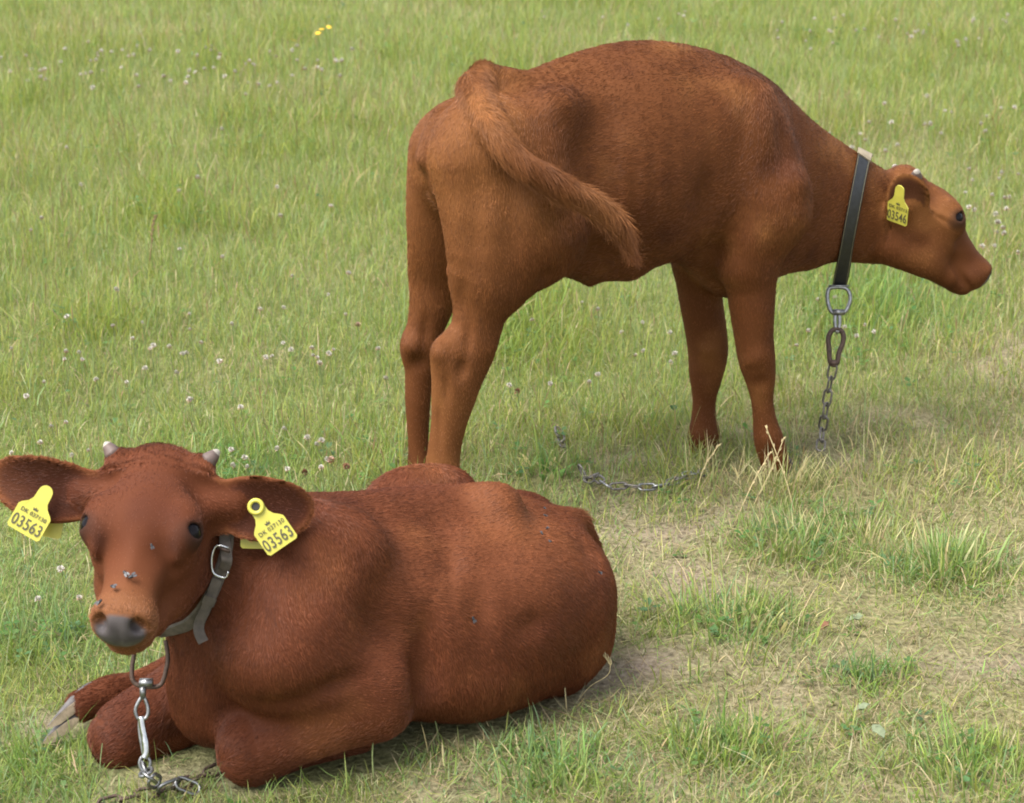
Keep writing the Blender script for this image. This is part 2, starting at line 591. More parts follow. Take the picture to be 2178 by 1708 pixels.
B.blob(S(938, 756, y), (0.014, 0.018, 0.028), None, 0.03)          # point of the hock
# far hind leg
y = 0.115
B.chain([S(975, 320, 0.065), S(960, 420, 0.085), S(948, 520, 0.10), S(932, 590, y), S(918, 650, y), S(905, 700, y), S(897, 745, y), S(892, 800, y), S(889, 850, y), S(889, 900, y), S(890, 950, y), S(893, 1000, y), S(900, 1045, y)],
        [(0.070, 0.095), (0.062, 0.090), (0.050, 0.078), (0.044, 0.062), (0.038, 0.046), (0.033, 0.038), (0.032, 0.036), (0.027, 0.030), (0.025, 0.027), (0.022, 0.024), (0.021, 0.022), (0.026, 0.026), (0.022, 0.022)], 0.04, l, flow=(0, 0, -1))
B.blob(S(872, 738, y), (0.014, 0.02, 0.026), None, 0.03)
# navel sheath and flank
B.bone(S(1225, 560, 0.0), S(1252, 594, 0.0), 0.030, 0.012, 0.04, l, flow=S.h)
B.bone(S(1180, 545, -0.06), S(1330, 560, -0.02), 0.030, 0.03, 0.06, l, flow=-S.h)
# tail, raised at its root and thrown over the near thigh
tp = [S(1060, 200, 0.0), S(1022, 182, 0.0), S(1012, 205, -0.06), S(1045, 268, -0.165), S(1095, 335, -0.21), S(1170, 385, -0.225), S(1250, 425, -0.225), S(1310, 470, -0.222), S(1338, 530, -0.222)]
B.chain(tp, [0.034, 0.036, 0.034, 0.029, 0.026, 0.022, 0.020, 0.020, 0.012], 0.016, None, flow=None, tag='tail')
B.blob(S(1028, 160, 0.0), (0.012, 0.012, 0.022), None, 0.03, flow=(0, 0, 1))
B.blob(S(1075, 168, 0.0), (0.030, 0.020, 0.018), None, 0.04, flow=-S.h)
# vent below the tail, cleft between the buttocks
B.bone(S(985, 250, 0.0) - S.h * 0.045, S(956, 330, 0.0) - S.h * 0.05, 0.018, 0.014, 0.03, l, flow=(0, 0, -1))
B.bone(S(940, 345, 0.01) - S.h * 0.09, S(955, 560, 0.0) - S.h * 0.04, 0.016, 0.02, 0.03, l, 's')
B.blob(S(948, 262, 0.0) - S.h * 0.085, (0.008, 0.008, 0.010), None, 0.008, 's')
# muscle relief
for px, py, r, h in ((1268, 365, (0.060, 0.05, 0.085), -0.022), (1290, 260, (0.05, 0.05, 0.04), -0.010), (1188, 212, (0.045, 0.05, 0.030), 0.018), (1120, 200, (0.04, 0.04, 0.025), -0.010), (1115, 300, 0.05, -0.006), (1500, 440, (0.026, 0.03, 0.07), -0.018), (1520, 545, 0.035, -0.016),
                     (1440, 520, 0.04, 0.006), (1690, 385, 0.030, 0.014), (1735, 430, 0.030, -0.012), (1668, 300, (0.022, 0.024, 0.05), -0.008), (1622, 270, (0.028, 0.03, 0.06), 0.009), (1600, 520, (0.03, 0.03, 0.05), 0.008), (1575, 330, (0.025, 0.03, 0.06), -0.006),
                     (1215, 500, (0.045, 0.04, 0.03), 0.012), (1165, 590, 0.02, -0.010), (1090, 470, (0.025, 0.03, 0.08), -0.008), (1010, 500, (0.02, 0.03, 0.10), -0.006), (1150, 440, 0.05, 0.008),
                     (982, 785, (0.010, 0.02, 0.018), -0.012), (996, 715, (0.009, 0.02, 0.03), -0.010), (930, 748, 0.018, 0.009), (1022, 850, 0.016, -0.007), (950, 830, (0.008, 0.02, 0.03), -0.005), (1045, 745, 0.02, 0.004), (935, 900, (0.007, 0.02, 0.05), -0.005), (985, 640, (0.012, 0.02, 0.04), -0.008),
                     (872, 735, 0.016, 0.010), (893, 770, 0.016, -0.007), (905, 700, (0.01, 0.02, 0.03), -0.007), (1612, 760, 0.018, 0.006), (1590, 770, 0.012, 0.004), (1620, 815, 0.016, -0.004), (1508, 745, 0.018, 0.006), (1500, 800, 0.014, -0.004), (1633, 935, 0.016, 0.004), (1640, 965, 0.010, -0.005)):
    B.dent(px, py, r, h)
for px in (1335, 1372, 1410, 1448):
    B.dent(px, 400, (0.011, 0.03, 0.08), 0.0022)
# head
hx = unit(RGT * 0.685 - UPV * 0.73 + FWD * 0.22)
hz = unit(RGT * 0.73 + UPV * 0.685 - FWD * 0.02)
poll = S(1935, 367, 0.0)
HS = HeadFrame(poll, hx, hz, 0.96, 0.121)
to_cam = unit(C0 - poll)
ear_s_near = (-1, unit(-RGT * 0.30 + UPV * 0.74 - FWD * 0.52), unit(RGT * 0.12 - UPV * 0.42 - FWD * 0.85), 0.104, 0.046, 7.0, (0.060, -0.062, -0.072), 0.04)
ear_s_far = (1, HS.v(-0.45, 0.9, 0.05), HS.v(0.2, 0.3, 0.3), 0.110, 0.040, 11.0, (0.052, 0.064, -0.045))
grow_head(B, HS, [ear_s_near, ear_s_far])

# ------------------------------------------------------------------ the lying calf
L_ = Frame((-0.063, 3.13, 0), 215.0)
near_calf = Body()
B = near_calf
l = L_.l
lh = L_.h
up3 = np.array([0, 0, 1.0])
# trunk
B.chain([L_(1130, 1255), L_(990, 1262), L_(780, 1270), L_(600, 1290)], [(0.150, 0.128), (0.185, 0.148), (0.155, 0.150), (0.110, 0.150)], 0.04, l, flow=-lh, cap=(0.095, 0.10))
B.chain([L_(640, 1120), L_(780, 1105), L_(1000, 1075), L_(1195, 1135)], [0.026, 0.026, 0.024, 0.020], 0.06, l, flow=-lh)
B.blob(L_(1060, 1072, 0.045), (0.032, 0.03, 0.03), None, 0.05, flow=-lh)
# neck and chest
B.bone(L_(600, 1275, 0.0), L_(430, 1165, 0.0), (0.105, 0.145), (0.064, 0.085), 0.05, l, flow=-lh)
B.bone(L_(570, 1400, 0.0), L_(475, 1450, 0.0), (0.110, 0.110), (0.060, 0.090), 0.06, l, flow=(0, 0, -1))
B.bone(L_(470, 1310, 0.0), L_(462, 1500, 0.0), (0.055, 0.070), (0.045, 0.050), 0.06, l, flow=(0, 0, -1))
# near (left) shoulder and folded foreleg
y = 0.10
B.bone(L_(690, 1180, 0.09), L_(600, 1390, 0.12), (0.060, 0.085), (0.060, 0.080), 0.06, l, flow=(0, 0, -1))
B.bone(L_(600, 1390, 0.115), L_(790, 1470, 0.135), (0.060, 0.080), (0.055, 0.060), 0.05, l, flow=-lh)
B.chain([L_(800, 1500, 0.14), L_(680, 1540, 0.125), L_(560, 1582, 0.10), L_(524, 1592, 0.095)], [(0.050, 0.052), (0.048, 0.048), 0.047, 0.043], 0.03, l, flow=lh)
B.chain([L_(530, 1620, 0.085), L_(640, 1600, 0.075), L_(760, 1570, 0.08)], [0.034, 0.026, 0.026], 0.03, l, flow=-lh)
# far (right) folded foreleg
B.chain([L_(470, 1420, -0.10), L_(350, 1490, -0.10), L_(270, 1545, -0.10), L_(250, 1562, -0.10)], [(0.055, 0.060), 0.046, 0.046, 0.042], 0.03, l, flow=lh)
B.chain([L_(255, 1590, -0.10), L_(330, 1580, -0.09), L_(430, 1540, -0.09)], [0.034, 0.026, 0.026], 0.03, l, flow=-lh)
# near hindquarter folded flat along the flank
B.blob(L_(1140, 1300, 0.085), (0.125, 0.080, 0.118), (lh, l, up3), 0.06, flow=(0, 0, -1))
B.blob(L_(1010, 1340, 0.115), (0.12, 0.062, 0.095), (lh, l, up3), 0.07, flow=(0, 0, -1))
B.bone(L_(1180, 1395, 0.09), L_(1010, 1445, 0.12), (0.040, 0.040), (0.040, 0.042), 0.06, l, flow=(0, 0, -1))
B.bone(L_(1225, 1360, 0.06), L_(1180, 1400, 0.06), 0.05, 0.045, 0.06, l, flow=(0, 0, -1))
B.blob(L_(950, 1412, 0.07), (0.15, 0.10, 0.066), (lh, l, up3), 0.06, flow=(0, 0, -1))
# far hindquarter: stifle raised, shank laid forward along the far side
B.blob(L_(895, 1060, -0.19), (0.10, 0.05, 0.056), (lh, l, up3), 0.04, flow=(0, 0, -1))
B.blob(L_(1080, 1140, -0.12), (0.10, 0.06, 0.075), (lh, l, up3), 0.05, flow=-lh)
B.chain([L_(850, 1090, -0.20), L_(760, 1250, -0.225), L_(560, 1330, -0.235)], [0.055, 0.050, 0.040], 0.04, None, flow=lh)
B.chain([L_(560, 1330, -0.235), L_(330, 1445, -0.225), L_(235, 1475, -0.22), L_(175, 1500, -0.215)], [0.040, 0.026, 0.029, 0.026], 0.02, None, flow=lh)
# tail root curving down behind the rump
B.chain([L_(1185, 1112, 0.0), L_(1228, 1104, 0.0), L_(1246, 1130, 0.0), L_(1268, 1190, -0.01), L_(1272, 1300, -0.02)], [0.020, 0.016, 0.015, 0.014, 0.010], 0.02, None, tag='tail')
# relief: shoulder, elbow fold, ribs, flank
for px, py, r, h in ((945, 1115, (0.035, 0.03, 0.03), -0.010), (955, 1190, (0.022, 0.03, 0.04), -0.010), (800, 1150, 0.045, 0.010), (700, 1170, 0.04, -0.005), (650, 1260, (0.03, 0.03, 0.05), -0.004), (850, 1270, 0.045, 0.010), (730, 1290, 0.05, 0.004),
                     (835, 1430, 0.035, 0.016), (905, 1440, (0.022, 0.03, 0.05), -0.022), (900, 1350, (0.02, 0.03, 0.04), -0.010), (720, 1455, (0.05, 0.03, 0.016), -0.012), (600, 1500, (0.05, 0.03, 0.018), -0.010), (560, 1420, 0.04, 0.006),
                     (1060, 1190, (0.04, 0.03, 0.025), -0.005), (1090, 1120, 0.03, 0.007), (1130, 1330, (0.03, 0.03, 0.02), -0.007), (1020, 1290, (0.02, 0.03, 0.06), -0.007), (1160, 1230, 0.05, 0.006), (1250, 1170, (0.02, 0.02, 0.03), -0.008)):
    B.dent(px, py, r, h)
for px, py in ((905, 1240), (940, 1255), (978, 1265)):
    B.dent(px, py, (0.012, 0.03, 0.05), 0.0009)
for px in (512, 530, 549, 570, 592):
    B.dent(px, 1260, (0.0055, 0.02, 0.05), -0.0026)
# head
hx = unit(-RGT * 0.085 - UPV * 0.72 - FWD * 0.68)
hz = unit(-FWD * 0.72 + UPV * 0.68 + RGT * 0.01)
hp = at_depth(340, 966, 2.99)
HL = HeadFrame(hp, hx, hz, 1.0, 0.132)
e_l = unit(RGT * 0.93 - UPV * 0.07 + FWD * 0.10)          # picture right
e_r = unit(-RGT * 0.97 + UPV * 0.17 + FWD * 0.10)
n_l = unit(-FWD * 0.96 - UPV * 0.22 + RGT * 0.1)
n_r = unit(-FWD * 0.96 - UPV * 0.22 - RGT * 0.1)
ear_l = (1, e_l, n_l, 0.134, 0.046, 8.5, (0.038, 0.072, -0.048), 0.06)
ear_r = (-1, e_r, n_r, 0.160, 0.046, 8.5, (0.042, -0.072, -0.048), 0.06)
grow_head(B, HL, [ear_l, ear_r])

# ------------------------------------------------------------------ materials
def new_mat(name):
    m = bpy.data.materials.new(name)
    m.use_nodes = True
    nt = m.node_tree
    return m, nt, nt.nodes['Principled BSDF']


def simple_mat(name, col, rough=0.6, metal=0.0, var=0.25, scale=60.0, bump=0.0, spec=0.5):
    """Flat-coloured stuff with a little grain of its own."""
    m, nt, b = new_mat(name)
    n, lk = nt.nodes, nt.links
    tc = n.new('ShaderNodeTexCoord')
    nz = n.new('ShaderNodeTexNoise'); nz.inputs['Scale'].default_value = scale; nz.inputs['Detail'].default_value = 5
    lk.new(tc.outputs['Object'], nz.inputs['Vector'])
    rp = n.new('ShaderNodeValToRGB')
    rp.color_ramp.elements[0].position = 0.3; rp.color_ramp.elements[1].position = 0.7
    rp.color_ramp.elements[0].color = (*[c * (1 - var) for c in col], 1)
    rp.color_ramp.elements[1].color = (*[min(1, c * (1 + var)) for c in col], 1)
    lk.new(nz.outputs['Fac'], rp.inputs['Fac'])
    lk.new(rp.outputs['Color'], b.inputs['Base Color'])
    b.inputs['Roughness'].default_value = rough
    b.inputs['Metallic'].default_value = metal
    b.inputs['Specular IOR Level'].default_value = spec
    if bump:
        bp = n.new('ShaderNodeBump'); bp.inputs['Strength'].default_value = bump; bp.inputs['Distance'].default_value = 0.002
        lk.new(nz.outputs['Fac'], bp.inputs['Height']); lk.new(bp.outputs[0], b.inputs['Normal'])
    return m


def attr_mat(name, rough=0.6, spec=0.3, bump=0.0, sheen=0.0, gloss_attr=None):
    m, nt, b = new_mat(name)
    n, lk = nt.nodes, nt.links
    a = n.new('ShaderNodeAttribute'); a.attribute_name = 'tint'
    lk.new(a.outputs['Color'], b.inputs['Base Color'])
    b.inputs['Roughness'].default_value = rough
    b.inputs['Specular IOR Level'].default_value = spec
    if gloss_attr:
        g = n.new('ShaderNodeAttribute'); g.attribute_name = gloss_attr
        mr = n.new('ShaderNodeMapRange'); mr.inputs['To Min'].default_value = rough; mr.inputs['To Max'].default_value = 0.25
        lk.new(g.outputs['Fac'], mr.inputs['Value']); lk.new(mr.outputs[0], b.inputs['Roughness'])
    if bump:
        tc = n.new('ShaderNodeTexCoord')
        nz = n.new('ShaderNodeTexNoise'); nz.inputs['Scale'].default_value = 350; nz.inputs['Detail'].default_value = 3
        lk.new(tc.outputs['Object'], nz.inputs['Vector'])
        bp = n.new('ShaderNodeBump'); bp.inputs['Strength'].default_value = bump; bp.inputs['Distance'].default_value = 0.002
        lk.new(nz.outputs['Fac'], bp.inputs['Height']); lk.new(bp.outputs[0], b.inputs['Normal'])
    return m


M_SKIN = attr_mat('calf_skin', 0.75, 0.12, 0.06, gloss_attr='wet')
M_HAIR = attr_mat('calf_hair', 0.45, 0.22)
M_EYE = simple_mat('eye', (0.006, 0.005, 0.006), 0.05, var=0.4, scale=20, spec=0.09)
M_HORN = simple_mat('horn', (0.28, 0.25, 0.21), 0.5, scale=120)
M_HORN_BASE = simple_mat('horn_base', (0.09, 0.06, 0.05), 0.6, scale=120)
M_HOOF = simple_mat('hoof', (0.095, 0.085, 0.080), 0.5, var=0.35, scale=90, bump=0.3)
M_HOOF_DARK = simple_mat('dark_hoof', (0.035, 0.028, 0.024), 0.55, var=0.35, scale=90, bump=0.3)
M_SOLE = simple_mat('hoof_sole', (0.48, 0.38, 0.26), 0.7, var=0.3, scale=90)
M_TAG = simple_mat('tag_plastic', (0.46, 0.42, 0.065), 0.42, var=0.06, scale=80)
M_INK = simple_mat('tag_ink', (0.07, 0.063, 0.03), 0.6, var=0.3, scale=300)
M_HOLE = simple_mat('tag_stud', (0.02, 0.018, 0.012), 0.5)
M_STRAP_DARK = simple_mat('dark_leather', (0.014, 0.015, 0.017), 0.45, var=0.3, scale=120, bump=0.2)
M_STITCH = simple_mat('stitching', (0.17, 0.15, 0.09), 0.8)
M_KEEPER = simple_mat('pale_leather', (0.24, 0.195, 0.13), 0.7)
M_STRAP_GREY = simple_mat('worn_leather', (0.105, 0.085, 0.068), 0.75, var=0.35, scale=90, bump=0.4)
M_STEEL = simple_mat('galvanised_steel', (0.26, 0.26, 0.26), 0.38, 0.9, var=0.35, scale=140, bump=0.2)
M_BRIGHT = simple_mat('bright_steel', (0.5, 0.5, 0.5), 0.25, 1.0, var=0.2, scale=90)
M_RUST = simple_mat('rusty_steel', (0.085, 0.055, 0.042), 0.62, 0.5, var=0.4, scale=160, bump=0.3)
M_CHAIN = simple_mat('dull_chain_steel', (0.16, 0.145, 0.13), 0.5, 0.7, var=0.4, scale=160, bump=0.2)
M_FLY = simple_mat('fly_body', (0.012, 0.012, 0.014), 0.4)
M_WING = simple_mat('fly_wing', (0.06, 0.06, 0.065), 0.5)


# ------------------------------------------------------------------ noise for colours and swirls
def vnoise(P, scale, seed=0):
    """Smooth value noise in 0..1 at scattered points."""
    P = np.asarray(P, np.float64) * scale + seed * 17.31
    i = np.floor(P).astype(np.int64); f = P - i
    f = f * f * (3 - 2 * f)
    out = 0.0
    nd = P.shape[1]
    for c in range(2 ** nd):
        w = 1.0; h = np.full(len(P), seed * 7919 + 13, np.int64)
        for d in range(nd):
            b = (c >> d) & 1
            w = w * (f[:, d] if b else 1 - f[:, d])
            h = h * 1000003 + (i[:, d] + b) * (374761393 if d == 0 else 668265263 if d == 1 else 2147483647)
            h = (h ^ (h >> 13)) * 1274126177
        out = out + w * ((h ^ (h >> 16)) & 0xFFFF) / 65535.0
    return out


def sstep(a, b, x):
    t = np.clip((x - a) / (b - a), 0, 1)
    return t * t * (3 - 2 * t)


def mix(a, b, t):
    return a * (1 - t[:, None]) + np.asarray(b) * t[:, None]


def coat_colours(P, H, B, base, tan, dark, pale_spots, ring_amt=0.9):
    """The coat's own colours: chestnut with tan and mahogany patches, grey nose pad, dark lids; plus shade painted into nostrils and mouth line."""
    n1, n2, n3 = vnoise(P, 9, 1), vnoise(P, 26, 2), vnoise(P, 70, 3)
    k = np.clip(0.62 * n1 + 0.30 * n2 + 0.10 * n3, 0, 1)
    c = mix(np.tile(np.array(dark), (len(P), 1)), base, sstep(0.10, 0.45, k))
    c = mix(c, tan, 0.75 * sstep(0.52, 0.85, k))
    for (q, r, amt, *own) in pale_spots:
        d = np.linalg.norm((P - q) / np.asarray(r), axis=1)
        c = mix(c, own[0] if own else tan, amt * np.exp(-d * d))
    h = H.local(P)
    ring = np.exp(-(((h[:, 0] - 0.262) / 0.030) ** 2 + (h[:, 1] / 0.06) ** 2 + ((h[:, 2] + 0.03) / 0.06) ** 2))
    c = mix(c, (0.20, 0.082, 0.033), ring_amt * np.clip(ring * 1.4, 0, 1))
    nd = ((h[:, 0] - 0.285) / 0.020) ** 2 + (h[:, 1] / 0.040) ** 2 + ((h[:, 2] + 0.026) / 0.028) ** 2
    nose = 1 - sstep(0.75, 1.15, nd)
    c = mix(c, mix(np.tile(np.array((0.050, 0.043, 0.044)), (len(P), 1)), (0.090, 0.078, 0.078), n3), nose)
    inn = np.zeros(len(P))
    for sd in (1, -1):
        q = H.p(0.282, sd * 0.027, -0.017)
        inn = np.maximum(inn, 1 - sstep(0.008, 0.013, np.linalg.norm(P - q, axis=1)))
    c = mix(c, (0.008, 0.006, 0.006), inn)  # near-black painted into the nostrils, standing in for their inner shade
    eye = np.zeros(len(P))
    for sd in (1, -1):
        e, r, _ = eye_of(H, sd)
        eye = np.maximum(eye, 1 - sstep(0.020 * H.s, 0.030 * H.s, np.linalg.norm(P - e, axis=1)))
    for sd in (1, -1):
        a_, b_ = np.array((0.280, sd * 0.030, -0.072)), np.array((0.205, sd * 0.045, -0.064))
        tt = np.clip(((h - a_) @ (b_ - a_)) / ((b_ - a_) @ (b_ - a_)), 0, 1)
        c = mix(c, (0.030, 0.012, 0.009), 0.9 * (1 - sstep(0.0025, 0.0065, np.linalg.norm(h - (a_ + tt[:, None] * (b_ - a_)), axis=1))))  # painted crease shade along the mouth, deepening the shallow cut
    tear = np.zeros(len(P))
    for sd in (1, -1):
        tear = np.maximum(tear, np.exp(-(np.linalg.norm((h - np.array((H.ex + 0.026, sd * 0.050, 0.002))) / (0.018, 0.013, 0.02), axis=1)) ** 2))
    c = mix(c, (0.040, 0.014, 0.008), 0.7 * tear)
    c = mix(c, (0.030, 0.016, 0.012), 0.85 * eye)
    return c, nose, eye


def grow_coat(B, name, parent, V, F, N, tint, length, count, seed, lift=0.13):
    """Short hair combed along the body's own flow, as one curves object."""
    rng = np.random.default_rng(seed)
    T = np.concatenate([F[:, [0, 1, 2]], F[:, [0, 2, 3]]])
    a, b, c = V[T[:, 0]], V[T[:, 1]], V[T[:, 2]]
    area = 0.5 * np.linalg.norm(np.cross(b - a, c - a), axis=1)
    area = area * (length[T].mean(1) > 0.0012)
    ti = rng.choice(len(T), count, p=area / area.sum())
    r1, r2 = np.sqrt(rng.random(count)), rng.random(count)
    w = np.stack([1 - r1, r1 * (1 - r2), r1 * r2], 1)
    tri = T[ti]
    root = (V[tri] * w[:, :, None]).sum(1)
    nor = (N[tri] * w[:, :, None]).sum(1); nor /= np.linalg.norm(nor, axis=1)[:, None]
    col = (tint[tri] * w[:, :, None]).sum(1)
    ln = (length[tri] * w).sum(1) * (0.65 + 0.7 * rng.random(count))
    fl = (B.vflow[tri] * w[:, :, None]).sum(1)
    sw = np.stack([vnoise(root, 14, 5 + i) - 0.5 for i in range(3)], 1) * 0.55 + np.stack([vnoise(root, 45, 8 + i) - 0.5 for i in range(3)], 1) * 0.45
    fl = fl + sw + (0, 0, -0.25)
    fl = fl - nor * (fl * nor).sum(1)[:, None]
    fl /= np.maximum(np.linalg.norm(fl, axis=1), 1e-4)[:, None]
    fl = fl + rng.normal(0, 0.11, (count, 3))
    up = lift * (0.6 + 0.8 * rng.random(count))
    up = up * (0.6 + 0.9 * vnoise(root, 30, 12))
    K = 4
    pts = np.empty((count, K, 3), np.float32)
    for k in range(K):
        t = k / (K - 1)
        pts[:, k] = root - nor * 0.0006 + (fl * t + nor * (up * (t - 0.55 * t * t))[:, None]) * ln[:, None]
    cv = bpy.data.hair_curves.new(name)
    cv.add_curves([K] * count)
    cv.attributes['position'].data.foreach_set('vector', pts.ravel())
    rad = np.tile(np.array([0.00034, 0.00031, 0.00023, 0.00007], np.float32), count)
    ra = cv.attributes.get('radius') or cv.attributes.new('radius', 'FLOAT', 'POINT')
    ra.data.foreach_set('value', rad)
    g = rng.normal(1.0, 0.13, count)[:, None]
    streak = 0.80 + 0.40 * vnoise(root, 110, 15) + 0.16 * (vnoise(root, 28, 16) - 0.5)
    col = np.clip(col * g * 1.10 * streak[:, None], 0.003, 0.6)
    ca = cv.attributes.new('tint', 'FLOAT_COLOR', 'CURVE')
    ca.data.foreach_set('color', np.concatenate([col, np.ones((count, 1))], 1).astype(np.float32).ravel())
    o = link(name, cv, M_HAIR, parent)
    o['kind'] = 'stuff'
    return o


def tube(path, r, closed=False, seg=8, mb=None):
    """Round bar along a path; r may vary along it. Returns arrays (V, F)."""
    P = np.asarray(path, float); n = len(P)
    r = np.full(n, r) if np.isscalar(r) else np.asarray(r, float)
    if closed:
        T = np.roll(P, -1, 0) - np.roll(P, 1, 0)
    else:
        T = np.gradient(P, axis=0)
    T /= np.maximum(np.linalg.norm(T, axis=1), 1e-9)[:, None]
    ref = np.array([0.31, 0.52, 0.79])
    u = unit(np.cross(T[0], ref)); U = []
    for t in T:
        u = unit(u - t * np.dot(u, t)); U.append(u)
    U = np.array(U); W = np.cross(T, U)
    a = np.arange(seg) * 2 * math.pi / seg
    V = (P[:, None] + (U[:, None] * np.cos(a)[None, :, None] + W[:, None] * np.sin(a)[None, :, None]) * r[:, None, None]).reshape(-1, 3)
    F = []
    for i in range(n if closed else n - 1):
        j = (i + 1) % n
        for k in range(seg):
            F.append((i * seg + k, i * seg + (k + 1) % seg, j * seg + (k + 1) % seg, j * seg + k))
    F = np.array(F)
    if not closed:
        c0, c1 = len(V), len(V) + 1
        V = np.concatenate([V, P[:1], P[-1:]])
        e = [(c0, (k + 1) % seg, k, k) for k in range(seg)]
        e += [(c1, (n - 1) * seg + k, (n - 1) * seg + (k + 1) % seg, (n - 1) * seg + (k + 1) % seg) for k in range(seg)]
        return V, F, np.array(e)
    return V, F, np.zeros((0, 4), int)


def faces_obj(name, V, faces, mat, parent=None, smooth=True):
    me = bpy.data.meshes.new(name)
    me.from_pydata([tuple(map(float, v)) for v in V], [], [tuple(dict.fromkeys(int(i) for i in f)) for f in faces])
    me.polygons.foreach_set('use_smooth', [smooth] * len(me.polygons))
    me.update()
    return link(name, me, mat, parent)


def tube_obj(name, path, r, mat, parent=None, closed=False, seg=8):
    V, F, E = tube(path, r, closed, seg)
    return faces_obj(name, V, list(F) + list(E), mat, parent)


def smooth_path(pts, n=6, closed=False):
    P = np.asarray(pts, float); m = len(P); out = []
    rng = range(m) if closed else range(m - 1)
    for i in rng:
        g = (lambda k: P[k % m]) if closed else (lambda k: P[min(max(k, 0), m - 1)])
        p0, p1, p2, p3 = g(i - 1), g(i), g(i + 1), g(i + 2)
        for j in range(n):
            t = j / n
            out.append(0.5 * (2 * p1 + (p2 - p0) * t + (2 * p0 - 5 * p1 + 4 * p2 - p3) * t * t + (3 * p1 - p0 - 3 * p2 + p3) * t ** 3))
    if not closed:
        out.append(P[-1])
    return np.array(out)


def eye_part(H, sd, parent):
    c, r, d = eye_of(H, sd)
    bm = bmesh.new()
    bmesh.ops.create_uvsphere(bm, u_segments=24, v_segments=16, radius=r)
    me = bpy.data.meshes.new('eye'); bm.to_mesh(me); bm.free()
    for p in me.polygons: p.use_smooth = True
    o = link('eye', me, M_EYE, parent)
    o.location = Vector(c)
    return o


def horn_part(H, sd, parent, L=0.024, r=0.0105):
    """A calf's first horn: a short blunt cone, pale at the tip."""
    b = H.p(-0.002, sd * 0.066, -0.008); d = unit(H.v(-0.55, sd * 0.55, 0.35))
    prof = [(0, 1.25), (0.25, 1.12), (0.5, 0.92), (0.75, 0.66), (0.92, 0.40), (1.0, 0.12)]
    V, F, E = tube([b + d * (L * t - 0.004) for t, _ in prof], [r * k for _, k in prof], seg=14)
    o = faces_obj('horn', V, list(F) + list(E), M_HORN_BASE, parent)
    o.data.materials.append(M_HORN)
    for p in o.data.polygons:
        cc = np.mean([V[i] for i in p.vertices], 0)
        if np.dot(cc - b, d) > L * 0.5:
            p.material_index = 1
    return o


def hoof_part(parent, top, fwd, side, down=(0, 0, -1), L=0.058, W=0.050, Hh=0.036, mat=None):
    """Cloven hoof: two pointed claws side by side, each with its coronet, wall and sole."""
    fwd, side, down = unit(fwd), unit(side), unit(down)
    V, F = [], []
    mats = []
    for sd in (1, -1):
        rings = []
        for t, sc, sh in ((0.0, 0.74, -0.10), (0.25, 0.82, -0.05), (0.6, 0.93, 0.02), (0.92, 1.0, 0.08), (1.0, 0.96, 0.08)):
            ring = []
            for k in range(14):
                a = 2 * math.pi * k / 14
                x, y = math.cos(a), math.sin(a)
                px = x * L * 0.5 * (1.0 if x < 0 else 1.12)
                py = y * W * 0.235 * (1 - 0.38 * max(x, 0) ** 1.5)
                lean = sd * (W * 0.25 - 0.30 * W * 0.25 * max(x, 0) ** 2 * 0.6)
                q = np.asarray(top) + fwd * (px * sc + sh * L) + side * (py * sc + lean) + down * (Hh * t * (1.0 if x > -0.2 else 0.92))
                ring.append(len(V)); V.append(q)
            rings.append(ring)
        for i in range(len(rings) - 1):
            for k in range(14):
                f = [rings[i][k], rings[i][(k + 1) % 14], rings[i + 1][(k + 1) % 14], rings[i + 1][k]]
                F.append(f if sd > 0 else f); mats.append(0)
        F.append(rings[0][::-1]); mats.append(0)
        F.append(rings[-1]); mats.append(1)
    o = faces_obj('hoof', V, F, mat or M_HOOF_DARK, parent, True)
    o.data.materials.append(M_SOLE)
    for p, mi in zip(o.data.polygons, mats):
        p.material_index = mi
        if len(p.vertices) > 4: p.use_smooth = False
    bm = bmesh.new(); bm.from_mesh(o.data); bmesh.ops.recalc_face_normals(bm, faces=bm.faces); bm.to_mesh(o.data); bm.free()
    return o


def text_part(name, body, size, origin, rx, dn, n, parent, xs=1.0, mat=None, bold=0.0):
    """Printed characters, centred on origin, on the plane of rx (reading direction) and dn (down)."""
    cu = bpy.data.curves.new('text', 'FONT')
    cu.body = body; cu.size = size; cu.align_x = 'CENTER'; cu.align_y = 'CENTER'; cu.offset = bold; cu.space_character = 1.08
    cu.extrude = 0.00012
    ob = bpy.data.objects.new('text', cu); COL.objects.link(ob)
    dg = bpy.context.evaluated_depsgraph_get()
    me = bpy.data.meshes.new_from_object(ob.evaluated_get(dg))
    bpy.data.objects.remove(ob); bpy.data.curves.remove(cu)
    me.name = name
    rx, dn, n = np.asarray(rx), np.asarray(dn), np.asarray(n)
    for v in me.vertices:
        v.co = Vector(np.asarray(origin) + rx * (v.co.x * xs) - dn * v.co.y + n * v.co.z)
    me.materials.clear()
    return link(name, me, mat or M_INK, parent)


